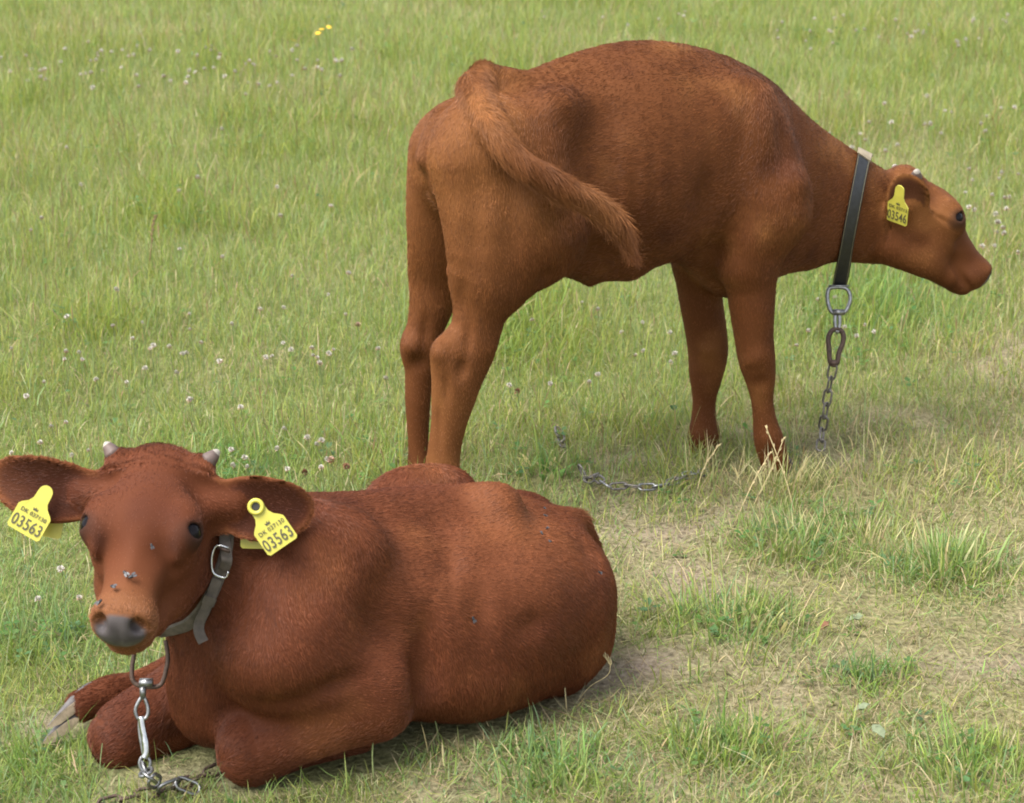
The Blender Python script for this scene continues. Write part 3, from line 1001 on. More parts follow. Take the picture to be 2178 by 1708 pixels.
def ear_tag(parent, o, rx, dn, number, w=0.050, h=0.066, front=True, stud=False, label=None, print_it=True, dk='DK 037130'):
    """Plastic cattle tag: o is the stud at the top, rx the reading direction, dn down the tag."""
    rx, dn = unit(rx), unit(np.asarray(dn) - unit(rx) * np.dot(dn, unit(rx)))
    n = -np.cross(rx, dn)                    # towards the reader
    if np.dot(n, C0 - np.asarray(o)) < 0: n = -n
    hw = w / 2
    top = 0.010
    out = []
    for a in np.linspace(math.pi * 1.02, -math.pi * 0.02, 9):
        out.append((math.cos(a) * top, -math.sin(a) * top))
    sh = h * 0.40
    for t in (0.35, 0.7):
        out.append((top * 0.95 + (hw - 0.004 - top) * t ** 2, sh * (0.25 + 0.75 * t)))
    out += [(hw - 0.003, sh), (hw, sh + 0.004), (hw, h - 0.003), (hw - 0.003, h), (-hw + 0.003, h), (-hw, h - 0.003), (-hw, sh + 0.004), (-hw + 0.003, sh)]
    for t in (0.7, 0.35):
        out.append((-(top * 0.95 + (hw - 0.004 - top) * t ** 2), sh * (0.25 + 0.75 * t)))
    th = 0.0011
    V, m = [], len(out)
    for s in (1, -1):
        for (x, y) in out:
            V.append(np.asarray(o) + rx * x + dn * y + n * (s * th - 0.018 * (y / h) ** 2 * 0.15))
    F = [list(range(m)), list(range(2 * m - 1, m - 1, -1))] + [[i, m + i, m + (i + 1) % m, (i + 1) % m] for i in range(m)]
    t = faces_obj('ear_tag', V, F, M_TAG, parent, False)
    bm = bmesh.new(); bm.from_mesh(t.data); bmesh.ops.recalc_face_normals(bm, faces=bm.faces); bm.to_mesh(t.data); bm.free()
    if label: t['label'] = label
    off = lambda y: -0.018 * (y / h) ** 2 * 0.15
    pt = lambda x, y: np.asarray(o) + rx * x + dn * y + n * (th + 0.0004 + off(y))
    if print_it:
        text_part('tag_number', number, h * 0.36, pt(0, h * 0.80), rx, dn, n, t, xs=w / 0.050 * 0.74 * min(1.0, 0.066 / h), bold=0.0003)
        text_part('tag_code', dk, h * 0.125, pt(0.001, h * 0.535), rx, dn, n, t, xs=0.98, bold=0.0001)
        # the little crown above the code
        cw = h * 0.05
        pts = [(-cw, cw * 0.8), (-cw * 1.2, -cw * 0.5), (-cw * 0.5, 0.05 * cw), (0, -cw * 0.9), (cw * 0.5, 0.05 * cw), (cw * 1.2, -cw * 0.5), (cw, cw * 0.8)]
        Vc = [pt(x, h * 0.405 + y) for x, y in pts]
        faces_obj('crown_emblem', Vc, [(0, 1, 2), (0, 2, 4, 6), (2, 3, 4), (4, 5, 6)], M_INK, t, False)
    if stud:
        a = np.arange(20) * 2 * math.pi / 20
        ringp = [np.asarray(o) + (rx * math.cos(x) + dn * math.sin(x)) * 0.0088 + n * 0.003 for x in a]
        V2, F2, E2 = tube(ringp, 0.0031, True, 8)
        faces_obj('stud_ring', V2, F2, M_TAG, t)
        Vd = [np.asarray(o) + n * 0.0022] + [np.asarray(o) + (rx * math.cos(x) + dn * math.sin(x)) * 0.0068 + n * 0.0022 for x in a]
        faces_obj('stud_hole', Vd, [(0, 1 + k, 1 + (k + 1) % 20) for k in range(20)], M_HOLE, t)
    return t


# ------------------------------------------------------------------ build the two calves
def finish_calf(B, H, name, label, cat, loc, colours, spots, hair_n, seed, hooves, h=0.0045):
    root = thing(name, label, cat, loc, None)
    V, F, N = B.surface(h)
    fl = B.flow_at(V)
    B.vflow = fl / np.maximum(np.linalg.norm(fl, axis=1), 1e-5)[:, None]
    tint, nose, eye = coat_colours(V.astype(np.float64), H, B, *colours, spots, 0.15 if B is far_calf else 0.8)
    ear_d = B.tag_dist(V, 'ear'); inear = np.zeros(len(V)); rim = np.zeros(len(V))
    for (c, M, rl, We, curl, taper) in B.ear_frames:
        q = (V - c) @ M
        u = q[:, 0]; f = np.clip(1 - taper * u / rl, 0.5, 1.6); v = q[:, 1] / f
        rr = np.hypot(u / rl, v / We)
        side = q[:, 2] - curl * v * v + 0.9 * u * u
        m = (ear_d < 0.0012) & (rr < 1.3)
        inear = np.maximum(inear, m * sstep(0.0, 0.003, side) * (1 - sstep(0.72, 0.95, rr)))
        rim = np.maximum(rim, m * sstep(0.86, 0.97, rr))
    tint = mix(tint, (0.050, 0.016, 0.009), 0.72 * inear)  # ear cup tinted darker, shade painted into its colour
    tint = mix(tint, colours[1], 0.75 * rim)  # ear edge tinted paler as a painted rim highlight
    # coat length
    ln = 0.0060 + 0.0055 * vnoise(V, 7, 4)
    hl = H.local(V)
    face = np.exp(-(((hl[:, 0] - 0.14) / 0.13) ** 2 + (hl[:, 1] / 0.09) ** 2 + ((hl[:, 2] + 0.05) / 0.10) ** 2))
    ln *= 1 - 0.70 * np.clip(face * 1.6, 0, 1)
    poll = np.exp(-((np.linalg.norm(hl - np.array([0.0, 0, -0.005]), axis=1) / 0.035) ** 2))
    ln += 0.0025 * poll
    legs = 1 - sstep(0.20, 0.45, V[:, 2]) if B is far_calf else np.zeros(len(V))
    ln *= 1 - 0.45 * legs
    td = B.tag_dist(V, 'tail')
    ln += 0.007 * (1 - sstep(0.0, 0.012, td))
    if B is far_calf:
        ln += 0.014 * (1 - sstep(0.0, 0.010, td)) * sstep(0.06, 0.22, np.linalg.norm(V - tp[2], axis=1))
    ln *= (1 - nose) * (1 - 0.9 * eye)
    ln *= 1 - 0.45 * (1 - sstep(0.002, 0.02, ear_d))
    rgba = np.concatenate([tint, np.ones((len(V), 1))], 1)
    skin = np.concatenate([tint * (0.74 + 0.26 * nose)[:, None], np.ones((len(V), 1))], 1)
    body = mesh_np('body', V, F, M_SKIN, root, True, {'tint': skin, 'wet': nose})
    if FUR:
        grow_coat(B, 'coat', root, V, F, N, tint, ln, hair_n, seed)
    for sd in (1, -1):
        eye_part(H, sd, root)
        horn_part(H, sd, root)
    for hv in hooves:
        hoof_part(root, *hv)
    return root


FUR = True
S_base = S(1300, 700, 0); S_base[2] = 0
CHEST = ((0.120, 0.0395, 0.0115), (0.218, 0.086, 0.026), (0.085, 0.0265, 0.0090))
RUST = ((0.112, 0.0325, 0.0125), (0.185, 0.063, 0.023), (0.078, 0.0215, 0.0100))
fwd_s = S.h
hooves_s = [(S(1655, 985, -0.105) * (1, 1, 0) + np.array([0, 0, 0.034]), fwd_s, S.l),
            (S(1494, 980, 0.085) * (1, 1, 0) + np.array([0, 0, 0.034]), fwd_s, S.l),
            (S(947, 1055, -0.115) * (1, 1, 0) + np.array([0, 0, 0.034]), fwd_s, S.l),
            (S(903, 1045, 0.115) * (1, 1, 0) + np.array([0, 0, 0.034]), fwd_s, S.l)]
VENT = S(948, 262, 0.0) - S.h * 0.085
spots_s = [(VENT + (0, 0, -0.02), (0.03, 0.03, 0.055), 0.75, (0.24, 0.115, 0.075)), (VENT, (0.012, 0.012, 0.014), 1.0, (0.035, 0.022, 0.02)), (S(1000, 420, -0.13), (0.10, 0.14, 0.22), 0.5), (S(880, 400, 0.1), (0.10, 0.14, 0.26), 0.5), (S(1030, 180, 0), (0.07, 0.07, 0.06), 0.9), (S(1240, 430, -0.225), (0.14, 0.06, 0.06), 0.8),
           (S(1040, 290, -0.16), (0.07, 0.06, 0.12), 0.7), (S(950, 900, -0.115), (0.08, 0.08, 0.2), 0.5)]
calf_far = finish_calf(far_calf, HS, 'calf', 'red-brown calf standing in the meadow with its tail swung over its thigh', 'calf', S_base, CHEST, spots_s, 330000, 11, hooves_s)

L_base = L_(850, 1400, 0); L_base[2] = 0
hd = unit(L_(120, 1515, -0.215) - L_(235, 1475, -0.22))
toe = L_(160, 1494, -0.215)
hooves_l = [(toe + np.array([0.0, 0, 0.0]), unit(hd * 0.85 + np.array([0, -0.25, -0.12])), np.array([0.25, 0.55, 0.8]), np.array([-0.15, -0.75, -0.35]), 0.066, 0.056, 0.036, M_HOOF)]
spots_l = [(HL.p(0.25, 0, -0.02), (0.06, 0.06, 0.06), 0.7), (L_(1150, 1150, 0.1), (0.14, 0.12, 0.10), 0.5), (L_(1240, 1085, 0.0), (0.04, 0.04, 0.04), 0.8), (L_(1010, 1180, 0.19), (0.16, 0.10, 0.08), 0.35)]
calf_near = finish_calf(near_calf, HL, 'calf', 'red-brown calf lying on the grass with its face turned to the viewer', 'calf', L_base, RUST, spots_l, 380000, 12, hooves_l)

# ear tags, pinned through the ears
px_m = lambda P: depth_of(P) / FPX
dirpx = lambda dx, dy, dz=0.0: unit(RGT * dx - UPV * dy + FWD * dz)
ear_l_mid = HL.p(*ear_l[6]) + unit(e_l) * 0.055
dl = depth_of(ear_l_mid) - 0.022
dr = depth_of(HL.p(*ear_r[6]) + unit(e_r) * 0.07) - 0.022
ear_tag(calf_near, at_depth(547, 1080, dl + 0.028), dirpx(1, 0.02), dirpx(0.08, 1.0), '03563', 0.044, 0.056, print_it=False, label='back half of the tag, hanging behind the ear')
ear_tag(calf_near, at_depth(544.8, 1077.6, dl), dirpx(61.6, -42), dirpx(0.49, 0.87), '03563', 0.048, 0.066, stud=True, label='yellow tag 03563 with a round stud, in the ear beside the collar')
ear_tag(calf_near, at_depth(110, 1062, dr + 0.030), dirpx(0.98, 0.2), dirpx(0.12, 1.0), '03563', 0.044, 0.052, print_it=False, label='back half of the tag, hanging behind the ear')
ear_tag(calf_near, at_depth(97, 1048, dr), dirpx(67.6, 39.2), dirpx(-0.50, 0.86), '03563', 0.050, 0.064, label='yellow tag 03563 in the ear cut off by the picture edge')
dn_ = depth_of(HS.p(*ear_s_near[6]) + unit(ear_s_near[1]) * 0.05) - 0.055
ear_tag(calf_far, at_depth(1914, 404, dn_), dirpx(33, 15.5, -22), dirpx(0.0, 1.0, 0.70), '03546', 0.046, 0.076, dk='DK 03713', label='yellow tag 03546 in the ear')

# ------------------------------------------------------------------ collars
def hull2(P):
    P = sorted(map(tuple, P))
    def half(pts):
        out = []
        for p in pts:
            while len(out) > 1 and (out[-1][0] - out[-2][0]) * (p[1] - out[-2][1]) - (out[-1][1] - out[-2][1]) * (p[0] - out[-2][0]) <= 0:
                out.pop()
            out.append(p)
        return out
    a, b = half(P), half(P[::-1])
    return np.array(a[:-1] + b[:-1])


def see(B, px, py, start=2.2, far=3.2):
    """Where the line of sight through a photograph point meets a body."""
    d = ray(px, py)
    o = C0 + d * start
    ts = np.arange(0, far, 0.004)
    v = B.eval(o + ts[:, None] * d)
    j = np.flatnonzero(v < 0.003)
    return o + d * ts[j[0]] if len(j) else None


def collar_loop(B, C, n, sag, off, count=150):
    """A strap pulled round the neck in one plane: the taut outline of the neck and its hanging point."""
    n = unit(n)
    u = unit(np.cross(n, (0.2, 0.4, 0.9))); v = np.cross(n, u)
    a = np.arange(count) * 2 * math.pi / count
    D = u * np.cos(a)[:, None] + v * np.sin(a)[:, None]
    r = B.march(np.tile(C, (count, 1)), D, 0.26) + off
    P = np.stack([r * np.cos(a), r * np.sin(a)], 1)
    for s in sag:
        q = s - C
        P = np.concatenate([P, [[q @ u, q @ v]]])
    Hh = hull2(P)
    # even steps along the outline
    Hc = np.concatenate([Hh, Hh[:1]])
    sl = np.concatenate([[0], np.cumsum(np.linalg.norm(np.diff(Hc, axis=0), axis=1))])
    t = np.linspace(0, sl[-1], 121)[:-1]
    Q = np.stack([np.interp(t, sl, Hc[:, 0]), np.interp(t, sl, Hc[:, 1])], 1)
    W = C + Q[:, :1] * u + Q[:, 1:] * v
    nrm = Q / np.linalg.norm(Q, axis=1)[:, None]
    T = np.roll(Q, -1, 0) - np.roll(Q, 1, 0)
    N2 = np.stack([T[:, 1], -T[:, 0]], 1)
    N2 *= np.sign((N2 * nrm).sum(1))[:, None]
    N2 /= np.linalg.norm(N2, axis=1)[:, None]
    out = N2[:, :1] * u + N2[:, 1:] * v
    g = B.grad(W); g /= np.maximum(np.linalg.norm(g, axis=1), 1e-5)[:, None]
    wd = n - g * (g @ n)[:, None] * 0.8
    for _ in range(6):
        wd = (wd + np.roll(wd, 1, 0) + np.roll(wd, -1, 0)) / 3
    wd /= np.linalg.norm(wd, axis=1)[:, None]
    return W, out, wd


def ribbon(name, W, out, wd, width, th, mat, parent=None, closed=True, shift=0.0):
    n = len(W)
    prof = [(-0.5, -0.5), (-0.47, 0.5), (-0.2, 0.62), (0.2, 0.62), (0.47, 0.5), (0.5, -0.5)]
    V = []
    for i in range(n):
        for (a, b) in prof:
            V.append(W[i] + wd[i] * (a * width + shift) + out[i] * (b * th))
    m = len(prof); F = []
    for i in range(n if closed else n - 1):
        j = (i + 1) % n
        for k in range(m):
            F.append((i * m + k, i * m + (k + 1) % m, j * m + (k + 1) % m, j * m + k))
    if not closed:
        F += [tuple(range(m)), tuple(range((n - 1) * m, n * m))]
    o = faces_obj(name, V, F, mat, parent, False)
    bm = bmesh.new(); bm.from_mesh(o.data); bmesh.ops.recalc_face_normals(bm, faces=bm.faces); bm.to_mesh(o.data); bm.free()
    return o


def link_path(c, d, nrm, L, Wd):
    """Stadium outline of one chain link: centre c, long axis d, lying in the plane across nrm."""
    d = unit(d); s = unit(np.cross(nrm, d))
    r = Wd / 2; h = L / 2 - r
    out = []
    for a in np.linspace(-math.pi / 2, math.pi / 2, 7):
        out.append(c + d * (h + r * math.cos(a)) + s * (r * math.sin(a)))
    for a in np.linspace(math.pi / 2, 1.5 * math.pi, 7):
        out.append(c + d * (-h + r * math.cos(a)) + s * (r * math.sin(a)))
    return np.array(out)


def chain_links(parent, path, L, Wd, r, mat, name='link', mats=None, flat=0.0):
    """Interlocked links along a path, every second one turned on edge."""
    P = np.asarray(path, float)
    sl = np.concatenate([[0], np.cumsum(np.linalg.norm(np.diff(P, axis=0), axis=1))])
    step = L - 2.6 * r
    k = 0; s = step / 2
    rng = random.Random(5)
    while s < sl[-1]:
        c = np.array([np.interp(s, sl, P[:, i]) for i in range(3)])
        c2 = np.array([np.interp(min(s + 0.003, sl[-1]), sl, P[:, i]) for i in range(3)])
        c1 = np.array([np.interp(max(s - 0.003, 0), sl, P[:, i]) for i in range(3)])
        d = unit(c2 - c1)
        e = unit(np.cross(d, (0.1, 1, 0.05))) if abs(d[1]) < 0.9 else unit(np.cross(d, (1, 0, 0)))
        f = np.cross(d, e)
        a = (0.35 if k % 2 else 0.35 + math.pi / 2) + rng.uniform(-0.25, 0.25)
        if flat: a = (0.5 if k % 2 else -0.6)
        nr = e * math.cos(a) + f * math.sin(a)
        mt = mat if mats is None else mats[rng.randrange(len(mats))]
        tube_obj(name, link_path(c, d, nr, L, Wd), r, mt, parent, True, 6)
        s += step; k += 1


# dark collar on the standing calf
A = see(far_calf, 1824, 405); Bq = see(far_calf, 1812, 520)
Cn = S(1822, 462, 0.0)
def to_plane(p, c, n): return p - n * np.dot(p - c, n)
sag = S(1786, 606, -0.005)
n = unit(np.cross(A - sag, S(1835, 350, 0.0) - sag)); n = n if np.dot(n, S.h) > 0 else -n
Cn = to_plane(S(1815, 455, 0.0), sag, n)
down_ = unit(sag - Cn)
acr = unit(np.cross(n, down_))
W, out, wd = collar_loop(far_calf, Cn, n, [sag - acr * 0.006, sag + acr * 0.006], 0.006)
collar = thing('collar', 'dark leather collar with pale stitching round the standing calf\'s neck', 'collar', Cn)
ribbon('strap', W, out, wd, 0.030, 0.004, M_STRAP_DARK, collar)
for sgn in (1, -1):
    ribbon('stitch_line', W + out * 0.0026, out, wd, 0.0011, 0.0008, M_STITCH, collar, True, sgn * 0.0125)
iu = int(np.argmax(W[:, 2]))
sel = [(iu + k) % len(W) for k in range(-5, 6)]
ribbon('keeper', W[sel] + out[sel] * 0.0034, out[sel], wd[sel], 0.033, 0.0034, M_KEEPER, collar, False)
# D-ring, swivel and snap, then the hanging chain
chain = thing('tether_chain', 'rusty tether chain hanging from the dark collar to the grass', 'chain', sag)
ds = depth_of(sag) - 0.012
at = lambda px, py, dd=0.0: at_depth(px, py, ds + dd)
tube_obj('ring', smooth_path([at(1768, 612), at(1795, 612), at(1806, 622), at(1808, 640), at(1800, 660), at(1790, 667), at(1775, 667), at(1765, 658), at(1760, 638), at(1761, 620)], 5, True), 0.0042, M_STEEL, chain, True)
tube_obj('cross_bar', [at(1762, 608, -0.003), at(1806, 608, -0.003)], 0.0022, M_STEEL, chain)
tube_obj('swivel', smooth_path([at(1778, 662), at(1784, 665), at(1786, 685), at(1783, 704), at(1779, 704), at(1776, 685)], 4, True), 0.0040, M_STEEL, chain, True)
tube_obj('swivel_head', [at(1772, 664, -0.004), at(1796, 664, -0.004)], 0.0062, M_STEEL, chain)
tube_obj('snap_hook', smooth_path([at(1766, 770), at(1763, 740), at(1762, 718), at(1770, 703), at(1783, 700), at(1793, 710), at(1793, 728), at(1784, 752), at(1781, 770), at(1774, 776)], 5, True), 0.0052, M_RUST, chain, True)
tube_obj('snap_collar', [at(1766, 772), at(1782, 772)], 0.0070, M_RUST, chain)
cp = [at(1773, 776), at(1766, 810, 0.01), at(1760, 845, 0.02), at(1754, 885, 0.03), at(1749, 915, 0.04)]
cp.append(on_ground(1744, 965, 0.02))
chain_links(chain, smooth_path(cp, 6), 0.034, 0.0165, 0.0024, M_CHAIN)
# the same tether where it comes out of the grass again, near the hooves
gch = thing('ground_chain', 'grey chain lying on bare soil in front of the standing calf\'s far foreleg', 'chain', on_ground(1340, 1030))
gp = [on_ground(x, y, z) for x, y, z in ((1233, 992, 0.045), (1241, 1008, 0.03), (1250, 1022, 0.022), (1262, 1012, 0.020), (1278, 1022, 0.020), (1296, 1034, 0.018), (1330, 1033, 0.018), (1368, 1036, 0.018), (1405, 1033, 0.018), (1432, 1024, 0.022), (1458, 1012, 0.02), (1500, 1004, 0.008))]
chain_links(gch, smooth_path(gp, 8), 0.034, 0.0150, 0.0023, M_CHAIN, mats=[M_CHAIN, M_STEEL, M_CHAIN], flat=1)
g2 = thing('chain_end', 'short piece of chain in the grass behind the lying calf\'s back', 'chain', on_ground(1190, 930))
chain_links(g2, [on_ground(1188, 912, 0.03), on_ground(1191, 930, 0.022), on_ground(1196, 950, 0.02)], 0.036, 0.018, 0.0030, M_CHAIN, flat=1)

# worn collar on the lying calf
neck = Body(); neck.prims = near_calf.prims[:near_calf.n_trunk]
A = see(neck, 479, 1165); Bq = see(neck, 440, 1278); sag = see(neck, 352, 1350)
if sag is None: sag = see(neck, 372, 1355)
sag = sag + (C0 - sag) / np.linalg.norm(C0 - sag) * 0.010 - RGT * 0.010
n = unit(np.cross(Bq - A, sag - A)); n = n if np.dot(n, L_.h) > 0 else -n
Cn = to_plane((A + Bq + sag) / 3 + FWD * 0.075, sag, n)
W, out, wd = collar_loop(neck, Cn, n, [sag], 0.007)
collar2 = thing('collar', 'worn grey-brown leather collar with a steel buckle on the lying calf', 'collar', Cn)
ribbon('strap', W, out, wd, 0.0165, 0.0035, M_STRAP_GREY, collar2)
pu, pv, pt_ = project(W)
def on_strap(px, py, lift=0.006):
    """A point of the strap as seen at a photograph point, lifted off the neck."""
    dd = (pu - px) ** 2 + (pv - py) ** 2 + np.where(pt_ > np.median(pt_), 1e5, 0)
    i = int(np.argmin(dd))
    return at_depth(px, py, pt_[i] - lift)
bk = [on_strap(x, y, 0.020) for x, y in ((487, 1166), (462, 1160), (452, 1177), (450, 1201), (455, 1220), (479, 1229), (485, 1215))]
tube_obj('buckle', smooth_path(bk, 3), 0.0019, M_BRIGHT, collar2)
tube_obj('buckle_tongue', [on_strap(464, 1165, 0.020), on_strap(476, 1169, 0.024), on_strap(489, 1174, 0.022)], 0.0022, M_RUST, collar2)
def side_strip(name, pts, width, mat, lift):
    c = np.array([on_strap(x, y, l) for (x, y), l in zip(pts, lift)])
    c = smooth_path(c, 5)
    T = np.gradient(c, axis=0); o2 = np.array([unit(C0 - p) for p in c])
    w2 = np.cross(T, o2); w2 /= np.linalg.norm(w2, axis=1)[:, None]
    return ribbon(name, c, o2, w2, width, 0.003, mat, collar2, False)
side_strip('strap_loop', [(480, 1120), (478, 1150), (481, 1175), (482, 1195), (475, 1214)], 0.0155, M_STRAP_GREY, (0.004, 0.006, 0.013, 0.016, 0.006))
side_strip('strap_end', [(462, 1232), (449, 1268), (436, 1298), (424, 1326), (424, 1346), (433, 1366)], 0.0150, M_STRAP_GREY, (0.006, 0.007, 0.008, 0.012, 0.018, 0.022))
side_strip('strap_keeper', [(448, 1270), (441, 1287)], 0.0185, M_STRAP_GREY, (0.010, 0.010))
# its ring, snap hook and chain
chain2 = thing('tether_chain', 'bright steel snap hook and chain hanging under the lying calf\'s chin', 'chain', sag)
ds = depth_of(sag) - 0.01
tube_obj('ring', smooth_path([at(290, 1362), at(284, 1398), at(281, 1420), at(281, 1442), at(291, 1456), at(312, 1461), at(338, 1459), at(348, 1445), at(353, 1425), at(357, 1400), at(352, 1362)], 4), 0.0032, M_RUST, chain2)
tube_obj('ring_stop', [at(297, 1452, -0.003), at(325, 1452, -0.003)], 0.0062, M_STEEL, chain2)
tube_obj('swivel', [at(304, 1458), at(304, 1486)], [0.0052, 0.0042], M_STEEL, chain2)
tube_obj('hook_eye', smooth_path([at(303, 1482), at(293, 1496), at(288, 1512), at(293, 1527), at(303, 1531), at(313, 1523), at(315, 1508), at(310, 1490)], 4, True), 0.0028, M_STEEL, chain2, True)
tube_obj('hook_body', smooth_path([at(301, 1524), at(303, 1545), at(309, 1575), at(311, 1600), at(308, 1612)], 5), [0.0052] * 10 + [0.0058] * 11, M_BRIGHT, chain2)
tube_obj('hook_spring_bar', smooth_path([at(297, 1527), at(296, 1550), at(300, 1580), at(305, 1605)], 5), 0.0022, M_STEEL, chain2)
tube_obj('end_ring', smooth_path([at(303, 1610), at(297, 1622), at(301, 1636), at(312, 1640), at(319, 1630), at(317, 1614)], 4, True), 0.0026, M_STEEL, chain2, True)
gz = 0.022
cp = [at(308, 1632), on_ground(314, 1650, 0.06), on_ground(330, 1662, 0.035), on_ground(352, 1672, gz), on_ground(375, 1664, gz), on_ground(400, 1672, 0.015)]
chain_links(chain2, smooth_path(cp, 6), 0.036, 0.018, 0.0026, M_STEEL)
gch2 = thing('ground_chain', 'dark rusty chain on the ground under the lying calf\'s knees', 'chain', on_ground(330, 1685))
gp = [on_ground(x, y, 0.012) for x, y in ((470, 1632), (430, 1650), (395, 1664), (350, 1680), (300, 1690), (250, 1702), (200, 1716), (150, 1735))]
chain_links(gch2, smooth_path(gp, 6), 0.034, 0.015, 0.0026, M_RUST, flat=1)

# ------------------------------------------------------------------ flies on the coat
def fly(B, px, py, label, size=0.0075, turn=0.0, group=None):
    p = see(B, px, py)
    if p is None: return
    g = unit(B.grad(p[None])[0])
    p = p + g * 0.0035
    u = unit(np.cross(g, RGT) * math.cos(turn) + np.cross(g, np.cross(g, RGT)) * math.sin(turn)); v = np.cross(g, u)
    t = thing('fly', label, 'fly', p, group)
    bm = bmesh.new(); bmesh.ops.create_uvsphere(bm, u_segments=10, v_segments=8, radius=1)
    Mx = Matrix([list(u * size * 0.5) + [0], list(v * size * 0.24) + [0], list(g * size * 0.22) + [0], [0, 0, 0, 1]]).transposed()
    Mx = Matrix(((u[0] * size * .5, v[0] * size * .24, g[0] * size * .22, p[0]), (u[1] * size * .5, v[1] * size * .24, g[1] * size * .22, p[1]), (u[2] * size * .5, v[2] * size * .24, g[2] * size * .22, p[2]), (0, 0, 0, 1)))
    bm.transform(Mx)
    for vv in bm.verts:
        x = (np.array(vv.co) - p) @ u / (size * 0.5)
        f = 1.0 - 0.35 * math.exp(-((x - 0.35) / 0.12) ** 2)
        vv.co = Vector(p + u * ((np.array(vv.co) - p) @ u) + (np.array(vv.co) - p - u * ((np.array(vv.co) - p) @ u)) * f)
    me = bpy.data.meshes.new('fly_body'); bm.to_mesh(me); bm.free()
    for q in me.polygons: q.use_smooth = True
    link('fly_body', me, M_FLY, t)
    for sd in (1, -1):
        c = p + g * size * 0.16 + u * size * 0.1
        V = [c, c - u * size * 0.35 + v * sd * size * 0.34, c - u * size * 0.72 + v * sd * size * 0.34, c - u * size * 0.78 + v * sd * size * 0.12, c - u * size * 0.3]
        V += [q + g * size * 0.02 for q in V]
        faces_obj('wing', V, [(0, 1, 2, 3, 4), (9, 8, 7, 6, 5)] + [(i, (i + 1) % 5, 5 + (i + 1) % 5, 5 + i) for i in range(5)], M_WING, t, False)


G1, G2 = 'flies on the lying calf\'s face', 'flies on the lying calf\'s rump'
fly(near_calf, 268, 1222, 'upper of two flies sitting together on the bridge of the calf\'s nose', 0.010, 0.7, G1)
fly(near_calf, 279, 1229, 'lower of two flies sitting together on the bridge of the calf\'s nose', 0.010, 2.2, G1)
fly(near_calf, 243, 1251, 'single fly above the calf\'s left nostril in the picture', 0.010, 1.0, G1)
fly(near_calf, 214, 1284, 'fly at the edge of the calf\'s muzzle', 0.010, -0.7, G1)
fly(near_calf, 321, 1161, 'fly between the calf\'s eyes', 0.007, 0.3, G1)
for i, (x, y, w_) in enumerate(((1156, 1084, 'topmost'), (1157, 1100, 'second from the top'), (1161, 1127, 'middle one'), (1150, 1138, 'leftmost'), (1168, 1155, 'lowest'))):
    fly(near_calf, x, y, 'tiny fly below the lying calf\'s tail root, %s of the cluster' % w_, 0.0065, i * 1.3, G2)
fly(near_calf, 1004, 1317, 'lone fly in the middle of the lying calf\'s flank', 0.0085, 0.4, 'flies on the lying calf\'s body')
fly(near_calf, 1272, 1219, 'fly at the rear edge of the lying calf\'s thigh', 0.0070, 1.4, 'flies on the lying calf\'s body')

# ------------------------------------------------------------------ the meadow
rng = np.random.default_rng(3)


def gpix(x, y):
    P = np.stack([x, y, np.zeros_like(x)], 1)
    return project(P)[:2]


def ell(px, py, cx, cy, rx, ry):
    return np.exp(-(((px - cx) / rx) ** 2 + ((py - cy) / ry) ** 2))


BARE_SPOTS = [(120, 1520, 80, 30), (1370, 1115, 190, 60), (1400, 1100, 150, 45), (1345, 1028, 130, 16), (1480, 1205, 120, 30), (1430, 1400, 170, 60), (1960, 1405, 150, 28), (330, 1650, 170, 40), (1960, 1680, 150, 35), (1640, 1500, 120, 40), (2120, 790, 70, 45), (1560, 1260, 150, 35), (1380, 985, 90, 22), (1250, 1640, 260, 40)]
LUSH_SPOTS = [(1850, 660, 170, 90), (2000, 1215, 130, 50), (1160, 1000, 60, 22), (1060, 720, 150, 60), (1850, 1440, 110, 22), (2060, 1640, 130, 50), (1530, 1600, 110, 40), (1560, 1330, 150, 60), (1180, 1640, 160, 60), (80, 1640, 120, 60), (1720, 1150, 160, 60), (500, 1000, 150, 60)]


